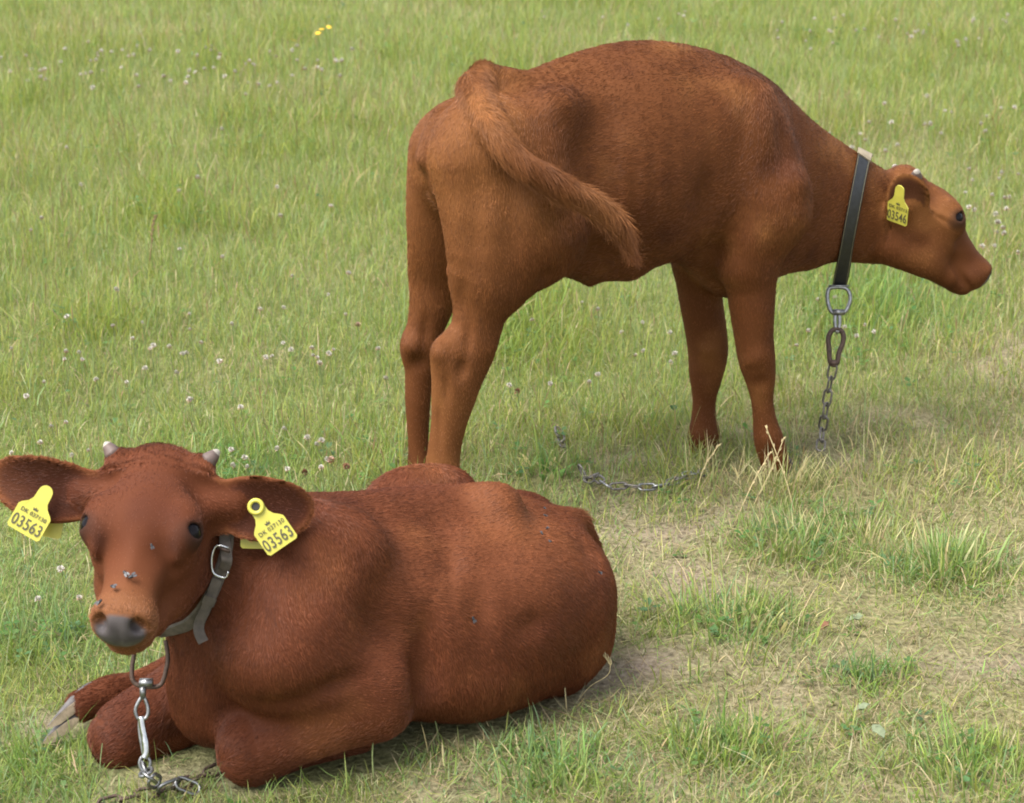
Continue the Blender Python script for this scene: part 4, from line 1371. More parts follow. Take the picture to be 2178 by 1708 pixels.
def fields(x, y):
    """How dry, bare, lush and tall the sward is at ground points (laid out over the meadow as the photograph shows it)."""
    px, py = gpix(x, y)
    xy = np.stack([x, y], 1)
    n1, n2, n3 = vnoise(xy, 1.3, 21), vnoise(xy, 3.7, 22), vnoise(xy, 9.0, 23)
    d = (px - 1250) * 0.50 + (py - 1000) * 0.85 + (n2 - 0.5) * 420 + (n3 - 0.5) * 260
    dry = 0.80 * sstep(-260, 380, d)
    dry *= 1 - 0.22 * sstep(1520, 1650, py)
    dry *= 1 - 0.62 * sstep(700, 250, px) * sstep(1000, 1200, py)
    dry = np.maximum(dry, 0.22 + 0.30 * sstep(0.45, 0.9, n1))
    dry = np.maximum(dry, 0.75 * ell(px, py, 560, 205, 330, 32))
    dry = np.maximum(dry, 0.65 * ell(px, py, 600, 800, 260, 60) * n3 * 1.4)
    bare = np.zeros_like(px)
    for s in BARE_SPOTS:
        bare = np.maximum(bare, ell(px, py, *s) * (0.75 + 0.55 * n3))
    bare = bare * (0.35 + 0.65 * sstep(0.25, 0.60, n3))
    bare = np.maximum(bare, 0.7 * sstep(0.70, 0.95, n3) * sstep(0, 300, d))
    lush = np.zeros_like(px)
    for s in LUSH_SPOTS:
        lush = np.maximum(lush, ell(px, py, *s))
    lush = np.maximum(lush, 0.6 * sstep(0.6, 0.9, n2) * (1 - dry))
    dry = dry * (1 - 0.75 * lush)
    bare = bare * (1 - 0.8 * lush)
    tall = 0.084 - 0.036 * sstep(250, 900, py) - 0.022 * sstep(0.45, 0.9, dry) * sstep(700, 1000, py)
    tall = tall - 0.009 * sstep(900, 1250, py)
    tall = tall * (0.55 + 0.7 * n2) * (1 + 0.45 * lush) * (1 - 0.5 * bare) * (1 - 0.25 * sstep(0.4, 0.8, dry) * sstep(1050, 1250, py))
    return dry, np.clip(bare, 0, 1), lush, tall, n1, n2, n3, px, py


def sample(n, power=1.3, y0=2.25, y1=20.0):
    """Ground points, thinning out with distance."""
    ys = np.linspace(y0, y1, 2000)
    hw = 0.30 * ys + 0.80
    cdf = np.cumsum(hw * ys ** -power); cdf /= cdf[-1]
    y = np.interp(rng.random(n), cdf, ys)
    x = (rng.random(n) * 2 - 1) * (0.30 * y + 0.80)
    return x, y


def ground_z(x, y):
    xy = np.stack([x, y], 1)
    f = np.clip(1 - (np.hypot(x, y - 5) / 30), 0, 1)
    return ((vnoise(xy, 2.2, 31) - 0.5) * 0.016 + (vnoise(xy, 8.0, 32) - 0.5) * 0.012 + (vnoise(xy, 25.0, 33) - 0.5) * 0.006) * f - 0.004


def blades(name, mat, x, y, h, w, az, bend, col, levels=(0.0, 0.4, 0.75, 1.0), widths=(0.8, 1.0, 0.7, 0.0), lean=None, z=None, tipcol=None, label=None):
    """Grass blades as one mesh: each a tapering strip that bends over towards az."""
    n = len(x)
    z = ground_z(x, y) if z is None else z
    K = len(levels)
    dx, dy = np.cos(az), np.sin(az)
    # strip faces roughly across its bend, turned at random
    ta = az + math.pi / 2 + rng.normal(0, 0.7, n)
    sx, sy = np.cos(ta), np.sin(ta)
    lean = np.zeros(n) if lean is None else lean
    V = np.empty((n, 2 * K - 1, 3), np.float32)
    Cc = np.empty((n, 2 * K - 1, 4), np.float32); Cc[..., 3] = 1
    tip = col if tipcol is None else tipcol
    for k, (t, wk) in enumerate(zip(levels, widths)):
        out = h * (lean * t + bend * t * t)
        up = h * t * np.sqrt(np.maximum(1 - np.minimum(lean + bend * t, 0.97) ** 2, 0.05))
        cx, cy, cz = x + dx * out, y + dy * out, z - 0.003 + up
        cc = col * (1 - t) + tip * t
        if k == K - 1:
            V[:, 2 * k] = np.stack([cx, cy, cz], 1); Cc[:, 2 * k, :3] = cc
        else:
            hwid = w * wk * 0.5
            V[:, 2 * k] = np.stack([cx - sx * hwid, cy - sy * hwid, cz], 1)
            V[:, 2 * k + 1] = np.stack([cx + sx * hwid, cy + sy * hwid, cz], 1)
            Cc[:, 2 * k, :3] = cc; Cc[:, 2 * k + 1, :3] = cc
    nv = 2 * K - 1
    tri = []
    for k in range(K - 2):
        a = 2 * k
        tri += [(a, a + 1, a + 3), (a, a + 3, a + 2)]
    a = 2 * (K - 2)
    tri.append((a, a + 1, a + 2))
    F = (np.arange(n)[:, None, None] * nv + np.array(tri)[None]).reshape(-1, 3)
    o = mesh_np(name, V.reshape(-1, 3), F, mat, None, True, {'tint': Cc.reshape(-1, 4)})
    return o


def grass_mat(name, trans=0.35, rough=0.55):
    m = bpy.data.materials.new(name); m.use_nodes = True
    nt = m.node_tree; n, lk = nt.nodes, nt.links
    b = n['Principled BSDF']
    a = n.new('ShaderNodeAttribute'); a.attribute_name = 'tint'
    b.inputs['Roughness'].default_value = rough; b.inputs['Specular IOR Level'].default_value = 0.35
    tr = n.new('ShaderNodeBsdfTranslucent'); mx = n.new('ShaderNodeMixShader'); mx.inputs[0].default_value = trans
    lk.new(a.outputs['Color'], b.inputs['Base Color']); lk.new(a.outputs['Color'], tr.inputs['Color'])
    lk.new(b.outputs[0], mx.inputs[1]); lk.new(tr.outputs[0], mx.inputs[2])
    lk.new(mx.outputs[0], n['Material Output'].inputs['Surface'])
    return m


M_GRASS = grass_mat('grass_blade', 0.50)
M_STRAW = grass_mat('straw', 0.35, 0.7)
G = np.array
GREENS = G([(0.240, 0.305, 0.058), (0.300, 0.345, 0.075), (0.205, 0.295, 0.080), (0.330, 0.350, 0.092), (0.180, 0.262, 0.050), (0.230, 0.310, 0.125)])
STRAWS = G([(0.37, 0.31, 0.165), (0.43, 0.37, 0.21), (0.31, 0.25, 0.125), (0.39, 0.33, 0.19), (0.25, 0.195, 0.105), (0.34, 0.335, 0.165)])


def pick(pal, n):
    c = pal[rng.integers(0, len(pal), n)]
    return c * rng.normal(1.0, 0.13, (n, 1)) * rng.normal(1.0, 0.05, (n, 3))


# ground sheet: fine near the animals, one skirt out to the horizon
def ground():
    gx = np.concatenate([[-600, -200, -60, -20, -9], np.linspace(-6, 6, 121), [9, 20, 60, 200, 600]])
    gy = np.concatenate([[-200, -60, -20, -5, 0], np.linspace(1.6, 16, 145), [20, 30, 60, 150, 400, 900]])
    X, Y = np.meshgrid(gx, gy, indexing='ij')
    x, y = X.ravel(), Y.ravel()
    z = ground_z(x, y)
    inside = (np.abs(x) < 6.5) & (y > 1) & (y < 18)
    dry, bare, lush = np.full(len(x), 0.3), np.zeros(len(x)), np.zeros(len(x))
    f = fields(x[inside], y[inside]); dry[inside], bare[inside], lush[inside] = f[0], f[1], f[2]
    nx, ny = len(gx), len(gy)
    i, j = np.meshgrid(np.arange(nx - 1), np.arange(ny - 1), indexing='ij')
    q = np.stack([i * ny + j, (i + 1) * ny + j, (i + 1) * ny + j + 1, i * ny + j + 1], -1).reshape(-1, 4)
    m, nt, b = new_mat('meadow_soil')
    n, lk = nt.nodes, nt.links
    geo = n.new('ShaderNodeNewGeometry')
    def noise(scale, det=5):
        z_ = n.new('ShaderNodeTexNoise'); z_.inputs['Scale'].default_value = scale; z_.inputs['Detail'].default_value = det
        lk.new(geo.outputs['Position'], z_.inputs['Vector']); return z_
    def ramp(src, stops):
        r = n.new('ShaderNodeValToRGB')
        while len(r.color_ramp.elements) < len(stops): r.color_ramp.elements.new(0.5)
        for e, (p, c) in zip(r.color_ramp.elements, stops): e.position = p; e.color = (*c, 1)
        lk.new(src, r.inputs[0]); return r
    nf, nm = noise(95, 8), noise(14, 6)
    green = ramp(nf.outputs[0], [(0.3, (0.070, 0.092, 0.026)), (0.55, (0.135, 0.160, 0.045)), (0.72, (0.20, 0.205, 0.080))])
    thatch = ramp(nf.outputs[0], [(0.3, (0.11, 0.095, 0.048)), (0.5, (0.20, 0.17, 0.09)), (0.72, (0.30, 0.26, 0.15))])
    soil = ramp(nf.outputs[0], [(0.3, (0.13, 0.095, 0.075)), (0.5, (0.235, 0.18, 0.140)), (0.75, (0.33, 0.27, 0.21))])
    def attr(nm_):
        a = n.new('ShaderNodeAttribute'); a.attribute_name = nm_; return a
    def mx(a, b_, f_):
        k = n.new('ShaderNodeMix'); k.data_type = 'RGBA'
        lk.new(f_, k.inputs['Factor']); lk.new(a, k.inputs[6]); lk.new(b_, k.inputs[7]); return k.outputs[2]
    c1 = mx(green.outputs[0], thatch.outputs[0], attr('dry').outputs['Fac'])
    c2 = mx(c1, soil.outputs[0], attr('bare').outputs['Fac'])
    lk.new(c2, b.inputs['Base Color'])
    b.inputs['Roughness'].default_value = 0.95; b.inputs['Specular IOR Level'].default_value = 0.15
    bp = n.new('ShaderNodeBump'); bp.inputs['Strength'].default_value = 0.9; bp.inputs['Distance'].default_value = 0.012
    lk.new(nf.outputs[0], bp.inputs['Height']); lk.new(bp.outputs[0], b.inputs['Normal'])
    o = mesh_np('ground', np.stack([x, y, z], 1), q, m, None, True, {'dry': dry, 'bare': bare})
    o['kind'] = 'structure'; o['label'] = 'meadow ground with short turf and worn dry soil'
    return o


ground()


def inside_body(x, y):
    """Keep the sward from growing up through the animals."""
    P = np.stack([x, y, np.full_like(x, 0.045)], 1)
    bad = np.zeros(len(x), bool)
    for Bd in (near_calf, far_calf):
        lo = np.min([q['lo'] for q in Bd.prims], 0)[:2]; hi = np.max([q['hi'] for q in Bd.prims], 0)[:2]
        m = np.all(P[:, :2] > lo, 1) & np.all(P[:, :2] < hi, 1)
        if m.any():
            bad[m] |= Bd.eval(P[m], cell=0.12) < 0.004
    return bad


def stuff(o, label):
    o['kind'] = 'stuff'; o['label'] = label; o['category'] = 'grass'
    return o


NB = int(600000 * GD)
x, y = sample(NB, 1.6)
dry, bare, lush, tall, n1, n2, n3, px, py = fields(x, y)
keep = rng.random(NB) > bare * 0.88
keep &= rng.random(NB) > 0.25 * sstep(0.5, 1.0, dry) * sstep(900, 1200, py)
keep &= ~inside_body(x, y)
x, y, dry, bare, lush, tall, n2, n3, px, py = [a[keep] for a in (x, y, dry, bare, lush, tall, n2, n3, px, py)]
n = len(x)
isdry = rng.random(n) < np.clip(dry * 0.62 - 0.02, 0.04, 0.55)
h = tall * np.exp(rng.normal(0, 0.36, n)) * np.where(isdry, 0.85, 1.0)
near = sstep(800, 1300, py)
w = (0.0013 + 0.0012 * rng.random(n)) * (1 + 0.4 * lush) * (0.70 + y / 17.0)
az = rng.random(n) * 2 * math.pi
bend = np.clip(rng.gamma(2.0, 0.17, n) + 0.30 * isdry * rng.random(n), 0, 1.1)
lean = np.clip(rng.normal(0.16, 0.14, n) + 0.30 * near * rng.random(n) + 0.35 * isdry * rng.random(n) * near, 0, 0.95)
gcol = pick(GREENS, n)
gcol = mix(gcol, gcol * (0.80, 0.98, 1.25), 0.8 * sstep(0.35, 0.8, n3) * near)
gcol = mix(gcol, gcol * (0.72, 0.95, 0.80), 0.7 * lush)
gcol = mix(gcol, gcol * (1.12, 1.02, 0.75), 0.8 * sstep(0.5, 0.9, n2) * (1 - near))
scol = pick(STRAWS, n)
for nm, dsel, mt, lb in (('green_grass', False, M_GRASS, 'green meadow grass growing %s'), ('dry_grass', True, M_STRAW, 'dry straw-coloured grass mixed into the sward %s')):
    for far, where in ((False, 'in the near half of the field'), (True, 'in the far half of the field')):
        sel = (isdry == dsel) & ((y > 5.2) == far)
        c = (scol if dsel else gcol)[sel]
        tipc = mix(c, pick(STRAWS, len(c)) * 0.9, 0.30 * rng.random(len(c)))
        lv, wd_ = ((0.0, 0.55, 1.0), (0.9, 0.9, 0.0)) if far else ((0.0, 0.4, 0.75, 1.0), (0.8, 1.0, 0.7, 0.0))
        stuff(blades(nm, mt, x[sel], y[sel], h[sel], w[sel], az[sel], bend[sel], np.clip(c, 0.01, 0.7), lv, wd_, lean=lean[sel], tipcol=np.clip(tipc, 0.01, 0.7)), lb % where)

# litter: dead blades lying flat between the tufts
NL = int(115000 * GD)
x, y = sample(NL, 1.9, 2.25, 9)
dry, bare, lush, tall, n1, n2, n3, px, py = fields(x, y)
keep = (rng.random(NL) < 0.12 + 0.9 * dry - 0.45 * bare) & ~inside_body(x, y)
x, y, dry = x[keep], y[keep], dry[keep]
n = len(x)
stuff(blades('grass_litter', M_STRAW, x, y, 0.014 + 0.038 * rng.random(n), 0.0012 + 0.0013 * rng.random(n), rng.random(n) * 6.283, rng.normal(0, 0.12, n), np.clip(pick(np.concatenate([STRAWS * 0.85, STRAWS * 0.7, GREENS * 0.9]), n), 0.01, 0.7),
             levels=(0.0, 0.5, 1.0), widths=(0.8, 1.0, 0.0), lean=np.clip(rng.normal(0.92, 0.08, n), 0.6, 0.965), z=ground_z(x, y) + 0.005 + 0.010 * rng.random(n)), 'dead grass blades lying flat on the worn ground')

# flowering stalks standing above the sward
NS = int(26000 * GD)
x, y = sample(NS, 0.9)
dry, bare, lush, tall, n1, n2, n3, px, py = fields(x, y)
keep = (rng.random(NS) < 0.30 + 0.9 * sstep(0.35, 0.8, n2) * (1 - sstep(1000, 1250, py)) - 0.6 * bare - 0.22 * sstep(1000, 1200, py)) & ~inside_body(x, y)
x, y, tall, px, py, n2 = x[keep], y[keep], tall[keep], px[keep], py[keep], n2[keep]
n = len(x)
sc = pick(G([(0.32, 0.29, 0.12), (0.36, 0.34, 0.14), (0.25, 0.27, 0.08), (0.22, 0.15, 0.07), (0.18, 0.22, 0.05)]), n)
tc = pick(G([(0.36, 0.27, 0.14), (0.42, 0.37, 0.18), (0.24, 0.14, 0.08), (0.30, 0.28, 0.11), (0.20, 0.13, 0.06)]), n)
hh = (tall * 1.45 + 0.05 * rng.random(n)) * (1 - 0.25 * sstep(900, 1200, py))
stuff(blades('seed_stalks', M_STRAW, x, y, hh, (0.0014 + 0.0008 * rng.random(n)) * (0.7 + y / 14.0), rng.random(n) * 6.283, np.clip(rng.gamma(1.6, 0.16, n), 0, 1.0), np.clip(sc, 0.01, 0.7),
             levels=(0.0, 0.60, 0.78, 0.88, 1.0), widths=(0.50, 0.40, 1.10, 1.15, 0.0), lean=np.clip(rng.normal(0.12, 0.12, n), 0, 0.7), tipcol=np.clip(tc, 0.01, 0.7)), 'thin flowering grass stalks standing above the sward')

# clover and broad-leaved herbs close to the ground
NC = int(17000 * GD)
x, y = sample(NC, 1.2)
dry, bare, lush, tall, n1, n2, n3, px, py = fields(x, y)
keep = (rng.random(NC) < 0.05 + 0.85 * lush + 0.35 * sstep(0.5, 0.9, n2) * (1 - dry) - 0.5 * bare) & ~inside_body(x, y)
x, y, tall = x[keep], y[keep], tall[keep]
n = len(x)
V, Cc = [], []
zc = ground_z(x, y) + tall * (0.25 + 0.4 * rng.random(n))
a0 = rng.random(n) * 6.283
cc = np.clip(pick(G([(0.085, 0.185, 0.045), (0.115, 0.215, 0.055), (0.10, 0.19, 0.075)]), n), 0.01, 0.6)
s = (0.008 + 0.006 * rng.random(n)) * (0.9 + y / 14)
Vs = []
for k in range(3):
    a = a0 + k * 2.094
    ex, ey = np.cos(a), np.sin(a)
    tilt = rng.normal(0.1, 0.3, n)
    for (u, v) in ((0.1, 0), (0.6, -0.42), (1.05, -0.30), (1.0, 0.0), (1.05, 0.30), (0.6, 0.42)):
        Vs.append(np.stack([x + (ex * u - ey * v) * s, y + (ey * u + ex * v) * s, zc + s * u * tilt + s * 0.25 * abs(v)], 1))
V = np.stack(Vs, 1).reshape(-1, 3)
base = np.arange(n)[:, None, None] * 18
F = (base + np.array([(k * 6 + 0, k * 6 + i, k * 6 + i + 1) for k in range(3) for i in (1, 2, 3, 4)])[None]).reshape(-1, 3)
o = mesh_np('clover_leaves', V, F, M_GRASS, None, True, {'tint': np.concatenate([np.repeat(cc, 18, 0), np.ones((n * 18, 1))], 1)})
o['kind'] = 'stuff'; o['label'] = 'low green clover leaves between the grass'; o['category'] = 'clover'

# ------------------------------------------------------------------ flowers, one by one
M_PETAL = simple_mat('clover_petal', (0.46, 0.43, 0.37), 0.7, var=0.18, scale=200)
M_PINK = simple_mat('faded_clover_petal', (0.38, 0.25, 0.18), 0.8, var=0.3, scale=200)
M_BROWN = simple_mat('withered_clover', (0.17, 0.075, 0.035), 0.8, var=0.4, scale=200)
M_YELLOW = simple_mat('yellow_petal', (0.75, 0.47, 0.02), 0.6, var=0.15, scale=200)
M_STEM = simple_mat('flower_stem', (0.14, 0.18, 0.06), 0.7, var=0.2)


def blossom_mesh(name, r, mat, lower, seed):
    """Globe of little upright florets; the lowest hang and fade."""
    rr = random.Random(seed)
    V, F, mi = [], [], []
    k = 34
    for i in range(k):
        zz = 1 - 1.75 * (i + 0.5) / k
        a = i * 2.39996 + rr.uniform(-0.2, 0.2)
        q = math.sqrt(max(0, 1 - zz * zz))
        d = np.array([q * math.cos(a), q * math.sin(a), zz])
        d2 = unit(d + np.array([0, 0, 0.35]))
        t = unit(np.cross(d2, (0.3, 0.2, 0.9))); b = np.cross(d2, t)
        c0, L_f, wf = d * r * 0.35, r * rr.uniform(0.65, 0.95), r * 0.20
        n0 = len(V)
        for u, ww in ((0.0, 0.5), (0.6, 1.0), (1.0, 0.35)):
            for s_ in (-1, 1):
                V.append(c0 + d2 * L_f * u + t * s_ * wf * ww)
        V.append(c0 + d2 * L_f * 0.6 + b * wf)
        F += [(n0, n0 + 1, n0 + 3, n0 + 2), (n0 + 2, n0 + 3, n0 + 5, n0 + 4), (n0, n0 + 2, n0 + 6), (n0 + 1, n0 + 6, n0 + 3)]
        mi += [1 if zz < lower else 0] * 4
    me = bpy.data.meshes.new(name)
    me.from_pydata([tuple(v) for v in V], [], F)
    me.materials.append(mat); me.materials.append(M_PINK if mat is M_PETAL else M_BROWN)
    me.polygons.foreach_set('material_index', mi)
    me.update()
    return me


BLOOMS = [blossom_mesh('clover_head', 0.0105, M_PETAL, lw, sd) for lw, sd in ((-0.35, 1), (-0.1, 2), (-0.5, 3), (0.15, 4))]
FADED = [blossom_mesh('withered_head', 0.0095, M_BROWN, -2, 7), blossom_mesh('withered_head', 0.0095, M_PINK, 0.0, 8)]


def stem_mesh(h):
    V, F, E = tube(smooth_path([(0, 0, 0), (0.004, 0.002, h * 0.5), (0, 0, h)], 3), 0.0009, False, 5)
    me = bpy.data.meshes.new('stem'); me.from_pydata([tuple(map(float, v)) for v in V], [], [tuple(dict.fromkeys(map(int, f))) for f in list(F) + list(E)])
    me.materials.append(M_STEM)
    return me


STEMS = {h: stem_mesh(h) for h in (0.06, 0.09, 0.12)}


def flower(name, px, py, label, cat, group, head, h, scale=1.0):
    scale *= 0.66
    g = on_ground(px, py, h)                     # the head is what one sees
    root = thing(name, label, cat, (g[0], g[1], float(ground_z(np.array([g[0]]), np.array([g[1]]))[0])), group)
    st = bpy.data.objects.new('stem', STEMS[h]); COL.objects.link(st); st.parent = root
    hd_ = bpy.data.objects.new('flower_head', head); COL.objects.link(hd_); hd_.parent = root
    hd_.location = (0, 0, h); hd_.scale = (scale,) * 3
    hd_.rotation_euler = (frng.uniform(-0.5, 0.5), frng.uniform(-0.5, 0.5), frng.uniform(0, 6))
    return root


frng = random.Random(9)
PATCHES = [
    ('white clover in the upper left of the meadow', 'small white clover blossom in the flower patch at the upper left', [(180, 760, 68, 200, 62), (0, 180, 90, 190, 12)], 0.12, 1.15),
    ('white clover in the upper right of the meadow', 'small white clover blossom in the sward above the standing calf\'s head', [(1620, 2170, 20, 130, 34), (1880, 2170, 200, 330, 16)], 0.12, 1.1),
    ('white clover beside the standing calf\'s head', 'white clover blossom in the grass just beyond the standing calf\'s face', [(2030, 2170, 330, 560, 26), (1760, 1880, 250, 330, 6)], 0.09, 1.0),
    ('white clover left of the standing calf\'s legs', 'white clover blossom in the open grass left of the standing calf\'s hind legs', [(380, 850, 560, 880, 16), (10, 420, 600, 900, 22), (560, 700, 730, 775, 8)], 0.09, 0.78),
    ('white clover round the lying calf\'s head', 'white clover blossom in the grass near the lying calf\'s head', [(10, 220, 880, 1000, 6), (470, 760, 900, 1020, 12), (60, 170, 1180, 1320, 3)], 0.06, 0.8),
    ('white clover under the standing calf', 'white clover blossom in the grass seen under the standing calf\'s belly', [(1080, 1440, 600, 860, 14), (1690, 1860, 600, 740, 8)], 0.06, 0.8),
    ('scattered white clover in the tall grass', 'lone white clover blossom in the far tall grass outside the flower patches', [(20, 840, 240, 620, 14), (900, 1500, 10, 60, 8)], 0.12, 1.0),
]
for grp, lab, boxes, h, sc_ in PATCHES:
    for (x0, x1, y0, y1, k) in boxes:
        for _ in range(k):
            flower('clover_flower', frng.uniform(x0, x1), y0 + (y1 - y0) * (frng.random() * 0.6 + frng.random() * 0.4), lab, 'clover', grp, frng.choice(BLOOMS), h, sc_ * frng.uniform(0.75, 1.15))
for i, (x_, y_, lab) in enumerate(((737, 992, 'brown withered clover head, nearest the lying calf\'s raised hip'), (704, 977, 'dark withered clover head left of the lying calf\'s raised hip'), (648, 1000, 'reddish withered clover head above the lying calf\'s tagged ear'), (760, 690, 'withered clover head in the grass left of the standing calf\'s hock'), (1100, 832, 'withered clover head in the grass under the standing calf\'s thigh'))):
    flower('withered_clover', x_, y_, lab, 'clover', 'withered clover heads', FADED[i % 2], 0.06, 1.15)

YEL = []
bm = bmesh.new()
for k in range(14):
    a = k * 2 * math.pi / 14
    c, s_ = math.cos(a), math.sin(a)
    vs = [bm.verts.new((c * r_ - s_ * t_, s_ * r_ + c * t_, z_)) for r_, t_, z_ in ((0.002, 0.0, 0.001), (0.010, -0.003, 0.004), (0.0145, 0.0, 0.003), (0.010, 0.003, 0.004))]
    bm.faces.new(vs)
vs = [bm.verts.new((0.005 * math.cos(k), 0.005 * math.sin(k), 0.0045)) for k in np.arange(8) * 2 * math.pi / 8]
bm.faces.new(vs)
ymesh = bpy.data.meshes.new('yellow_head'); bm.to_mesh(ymesh); bm.free(); ymesh.materials.append(M_YELLOW)
for (x_, y_, lab) in ((676, 66, 'yellow flower at the top of the meadow, lower of a pair'), (684, 58, 'yellow flower at the top of the meadow, middle of a short row'), (699, 54, 'yellow flower at the top of the meadow, rightmost of a short row'), (624, 83, 'yellow flower standing alone left of the other yellow ones')):
    flower('yellow_flower', x_, y_, lab, 'flower', 'yellow flowers at the top of the meadow', ymesh, 0.12, 1.35)


# ------------------------------------------------------------------ tufts, stalks and leaves one can point at
def tuft(name, px, py, label, n, h, spread, pal, w, bendm=0.35, mat=None, cat='grass tuft', leanm=0.35):
    g = on_ground(px, py)
    spread = spread * 1.5; h = h * 0.85; n = int(n * 0.6)
    ks = rng.normal(0, spread * 0.38, (max(3, n // 40), 2))
    q = ks[rng.integers(0, len(ks), n)] + rng.normal(0, spread * 0.46, (n, 2))
    a = np.arctan2(q[:, 1], q[:, 0]); r = np.hypot(q[:, 0], q[:, 1])
    x = g[0] + q[:, 0]; y = g[1] + q[:, 1]
    ok = ~inside_body(x, y); x, y, a, r = x[ok], y[ok], a[ok], r[ok]; n = len(x)
    az = a + rng.normal(0, 0.5, n)
    c = np.clip(pick(G(list(pal) + [(0.42, 0.36, 0.18)]), n) * 1.25, 0.01, 0.7)
    o = blades(name, mat or M_GRASS, x, y, h * (0.3 + 0.7 * rng.random(n)), w * (0.5 + 0.5 * rng.random(n)), az, np.clip(rng.gamma(2, bendm / 2, n), 0, 1.1), c, lean=np.clip(r / spread * leanm * 0.6 + rng.normal(0.1, 0.12, n), 0, 0.9), tipcol=np.clip(c * 1.15, 0.01, 0.7))
    o['label'] = label; o['category'] = cat
    return o


BLUEGREEN = [(0.17, 0.23, 0.085), (0.20, 0.255, 0.10), (0.16, 0.235, 0.06), (0.23, 0.27, 0.12)]
OLIVE = [(0.22, 0.23, 0.085), (0.28, 0.27, 0.11), (0.18, 0.21, 0.065), (0.36, 0.31, 0.16)]
FRESH = [(0.18, 0.245, 0.05), (0.22, 0.275, 0.06), (0.15, 0.22, 0.045), (0.26, 0.27, 0.09)]
tuft('grass_tuft', 2010, 1222, 'large blue-green grass tuft at the right edge of the worn ground', 300, 0.125, 0.055, BLUEGREEN, 0.0042)
tuft('grass_tuft', 1700, 1165, 'pale olive grass tuft beyond the lying calf\'s rump', 300, 0.095, 0.06, OLIVE, 0.003)
tuft('grass_tuft', 1830, 1160, 'grass tuft right of the pale olive one, thin and yellowish', 240, 0.085, 0.05, OLIVE, 0.003)
tuft('grass_tuft', 1545, 1345, 'wide loose grass tuft beside the lying calf\'s rump', 520, 0.105, 0.11, OLIVE + FRESH, 0.003)
tuft('grass_tuft', 1850, 1455, 'small fresh green tuft alone on the worn soil', 110, 0.050, 0.04, FRESH, 0.004)
tuft('grass_tuft', 2070, 1668, 'dense dark green tuft in the lower right corner', 360, 0.085, 0.07, FRESH, 0.0036)
tuft('grass_tuft', 1530, 1640, 'fresh green tuft low in front of the worn soil', 280, 0.072, 0.07, FRESH, 0.0034)
tuft('grass_tuft', 1190, 1650, 'grass tuft in the foreground below the lying calf\'s flank', 260, 0.075, 0.07, OLIVE + BLUEGREEN, 0.003)
tuft('grass_tuft', 800, 1610, 'grass blades leaning against the lying calf\'s forearm', 130, 0.085, 0.06, BLUEGREEN, 0.0034)
tuft('grass_tuft', 1000, 1560, 'grass blades standing before the lying calf\'s belly', 150, 0.085, 0.08, BLUEGREEN + OLIVE, 0.003)
tuft('grass_tuft', 560, 1668, 'few grass blades in front of the lying calf\'s near knee', 60, 0.055, 0.05, FRESH, 0.0034)
tuft('grass_tuft', 1500, 1030, 'pale dry tuft hiding the standing calf\'s far fore hoof', 220, 0.115, 0.055, [(0.42, 0.36, 0.19), (0.33, 0.32, 0.14), (0.24, 0.26, 0.09)], 0.0024)
tuft('grass_tuft', 1640, 1045, 'pale dry tuft hiding the standing calf\'s near fore hoof', 260, 0.115, 0.065, [(0.42, 0.36, 0.19), (0.33, 0.32, 0.14), (0.24, 0.26, 0.09)], 0.0024)
tuft('grass_tuft', 1850, 1030, 'tall dry grass right of the standing calf\'s forelegs', 420, 0.12, 0.16, [(0.42, 0.36, 0.19), (0.33, 0.32, 0.14), (0.24, 0.26, 0.09)], 0.0024)
tuft('broad_leaf_herb', 1158, 1012, 'low broad green herb behind the lying calf\'s spine', 40, 0.055, 0.03, [(0.10, 0.20, 0.045)], 0.016, cat='herb')
tuft('broad_leaf_herb', 1640, 1340, 'low broad-leaved herb on the worn soil right of the loose tuft', 30, 0.05, 0.05, [(0.11, 0.19, 0.06)], 0.012, cat='herb', leanm=0.9)


def stalk(name, pts, label, r=0.0012, mat=None, ears=0, earlen=0.011, cat='stalk'):
    """One stalk as a thing of its own; pts = (px, py, height); ears = seed spikelets along its upper part."""
    g = on_ground(pts[0][0], pts[0][1])
    P = smooth_path([at_depth(a, b, depth_of(g) + dd) for a, b, dd in pts], 8)
    t = thing(name, label, cat, g)
    tube_obj('stem', P, r, mat, t, False, 5)
    for k in range(ears):
        f = 0.55 + 0.45 * k / max(ears - 1, 1)
        i = min(int(f * (len(P) - 1)), len(P) - 2)
        d = unit(P[i + 1] - P[i]); sd = unit(np.cross(d, FWD)) * (1 if k % 2 else -1)
        c = P[i]
        tube_obj('spikelet', [c, c + (d * 0.8 + sd * 0.35) * earlen * 0.5, c + (d * 0.95 + sd * 0.3) * earlen], [0.0006, r * 1.5, 0.0003], mat, t, False, 5)
    return t


M_PALE = simple_mat('pale_straw', (0.60, 0.52, 0.34), 0.7, var=0.15, scale=120)
M_TAN = simple_mat('tan_straw', (0.40, 0.32, 0.16), 0.7, var=0.2, scale=120)
M_DOCK = simple_mat('brown_dock', (0.13, 0.085, 0.035), 0.8, var=0.3, scale=120)
M_GSTALK = simple_mat('green_stalk', (0.17, 0.20, 0.07), 0.7, var=0.2, scale=120)
stalk('seed_stalk', [(1230, 1490, 0), (1255, 1460, 0), (1292, 1436, 0), (1297, 1412, 0), (1284, 1390, 0), (1272, 1376, 0)], 'pale bent seed head curling in front of the lying calf\'s rump', 0.0007, M_TAN, 16, 0.011)
stalk('seed_stalk', [(1205, 1510, 0), (1200, 1450, 0), (1195, 1410, 0), (1190, 1375, 0)], 'upright tan seed stalk left of the pale bent one', 0.0012, M_TAN, 8)
stalk('seed_stalk', [(1040, 1545, 0), (1015, 1500, 0), (996, 1470, 0), (985, 1465, 0)], 'thin tan stalk leaning over the lying calf\'s belly', 0.0011, M_TAN, 6)
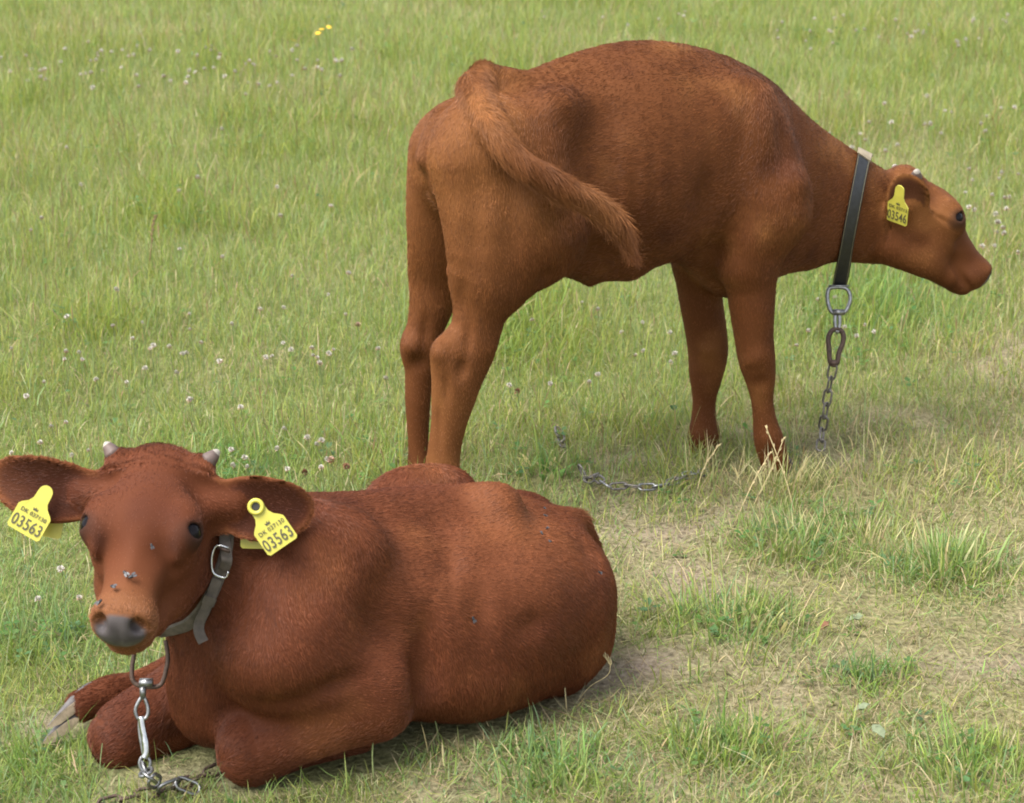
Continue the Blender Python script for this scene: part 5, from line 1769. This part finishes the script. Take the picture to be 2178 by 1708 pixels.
stalk('seed_stalk', [(935, 1590, 0), (925, 1530, 0), (905, 1480, 0), (893, 1462, 0)], 'thin green stalk before the lying calf\'s elbow', 0.0011, M_GSTALK, 4)
stalk('seed_stalk', [(795, 1660, 0), (792, 1610, 0), (794, 1560, 0), (793, 1540, 0)], 'short green stalk before the lying calf\'s forearm', 0.0013, M_GSTALK, 3)
stalk('dock_stalk', [(316, 590, 0), (318, 560, 0), (322, 520, 0), (325, 480, 0), (330, 462, 0)], 'brown dead dock stalk standing in the open grass at the left', 0.0016, M_DOCK, 9, 0.012)
stalk('lying_straw', [(2100, 1188, 0), (2140, 1196, 0), (2185, 1206, 0)], 'pale straw lying at the right edge by the blue-green tuft', 0.0020, M_PALE, 0, cat='straw')
stalk('lying_straw', [(1300, 1245, 0.0), (1305, 1270, 0), (1318, 1300, 0), (1345, 1340, 0)], 'dark thin stalk arching off the lying calf\'s rump', 0.0011, M_GSTALK, 0)
for i, (x0, y0, x1, y1, x2, y2, lab) in enumerate(((1600, 1080, 1640, 1000, 1668, 930, 'pale stalk in front of the standing calf\'s near pastern'), (1690, 1090, 1668, 1010, 1628, 905, 'pale stalk crossing the standing calf\'s near cannon'), (1480, 1060, 1495, 1000, 1530, 945, 'pale stalk in front of the standing calf\'s far pastern'), (1560, 1120, 1600, 1030, 1640, 960, 'pale stalk between the standing calf\'s fore hooves'))):
    stalk('seed_stalk', [(x0, y0, 0), (x1, y1, 0), (x2, y2, 0)], lab, 0.0010, M_TAN, 5, 0.009)


def leaf(px, py, label, L=0.035, W=0.018, mat=None, turn=0.0):
    g = on_ground(px, py, 0.015)
    V, F = [], []
    ca, sa = math.cos(turn), math.sin(turn)
    for i, (u, w_) in enumerate(((0, 0.1), (0.25, 0.75), (0.5, 1.0), (0.75, 0.7), (1.0, 0.08))):
        for s_ in (-1, 0, 1):
            xx, yy = (u - 0.5) * L, s_ * w_ * W * 0.5
            zz = 0.006 * abs(s_) * w_ + 0.008 * (u - 0.3) ** 2 * 2 + (0.003 if i % 2 else 0)
            V.append((g[0] + xx * ca - yy * sa, g[1] + xx * sa + yy * ca, g[2] + zz))
    for i in range(4):
        for k in range(2):
            F.append((i * 3 + k, i * 3 + k + 1, i * 3 + k + 4, i * 3 + k + 3))
    o = faces_obj('withered_leaf', V, F, mat)
    sm = o.modifiers.new('thickness', 'SOLIDIFY'); sm.thickness = 0.0008
    o['label'] = label; o['category'] = 'leaf'
    return o


M_GREYLEAF = simple_mat('grey_withered_leaf', (0.15, 0.18, 0.10), 0.75, var=0.2, scale=120)
M_REDLEAF = simple_mat('red_brown_leaf', (0.13, 0.055, 0.025), 0.75, var=0.3, scale=120)
leaf(1833, 1512, 'pale grey-green withered leaf on the worn soil, the upper of two', 0.028, 0.016, M_GREYLEAF, 0.4)
leaf(1868, 1562, 'pale grey-green withered leaf on the worn soil, the lower of two', 0.034, 0.02, M_GREYLEAF, 1.9)
leaf(1822, 1320, 'pale round leaf near the broad-leaved herb', 0.026, 0.022, M_GREYLEAF, 0.2)
leaf(1754, 1337, 'red-brown fallen leaf beside the broad-leaved herb', 0.022, 0.014, M_REDLEAF, 0.9)
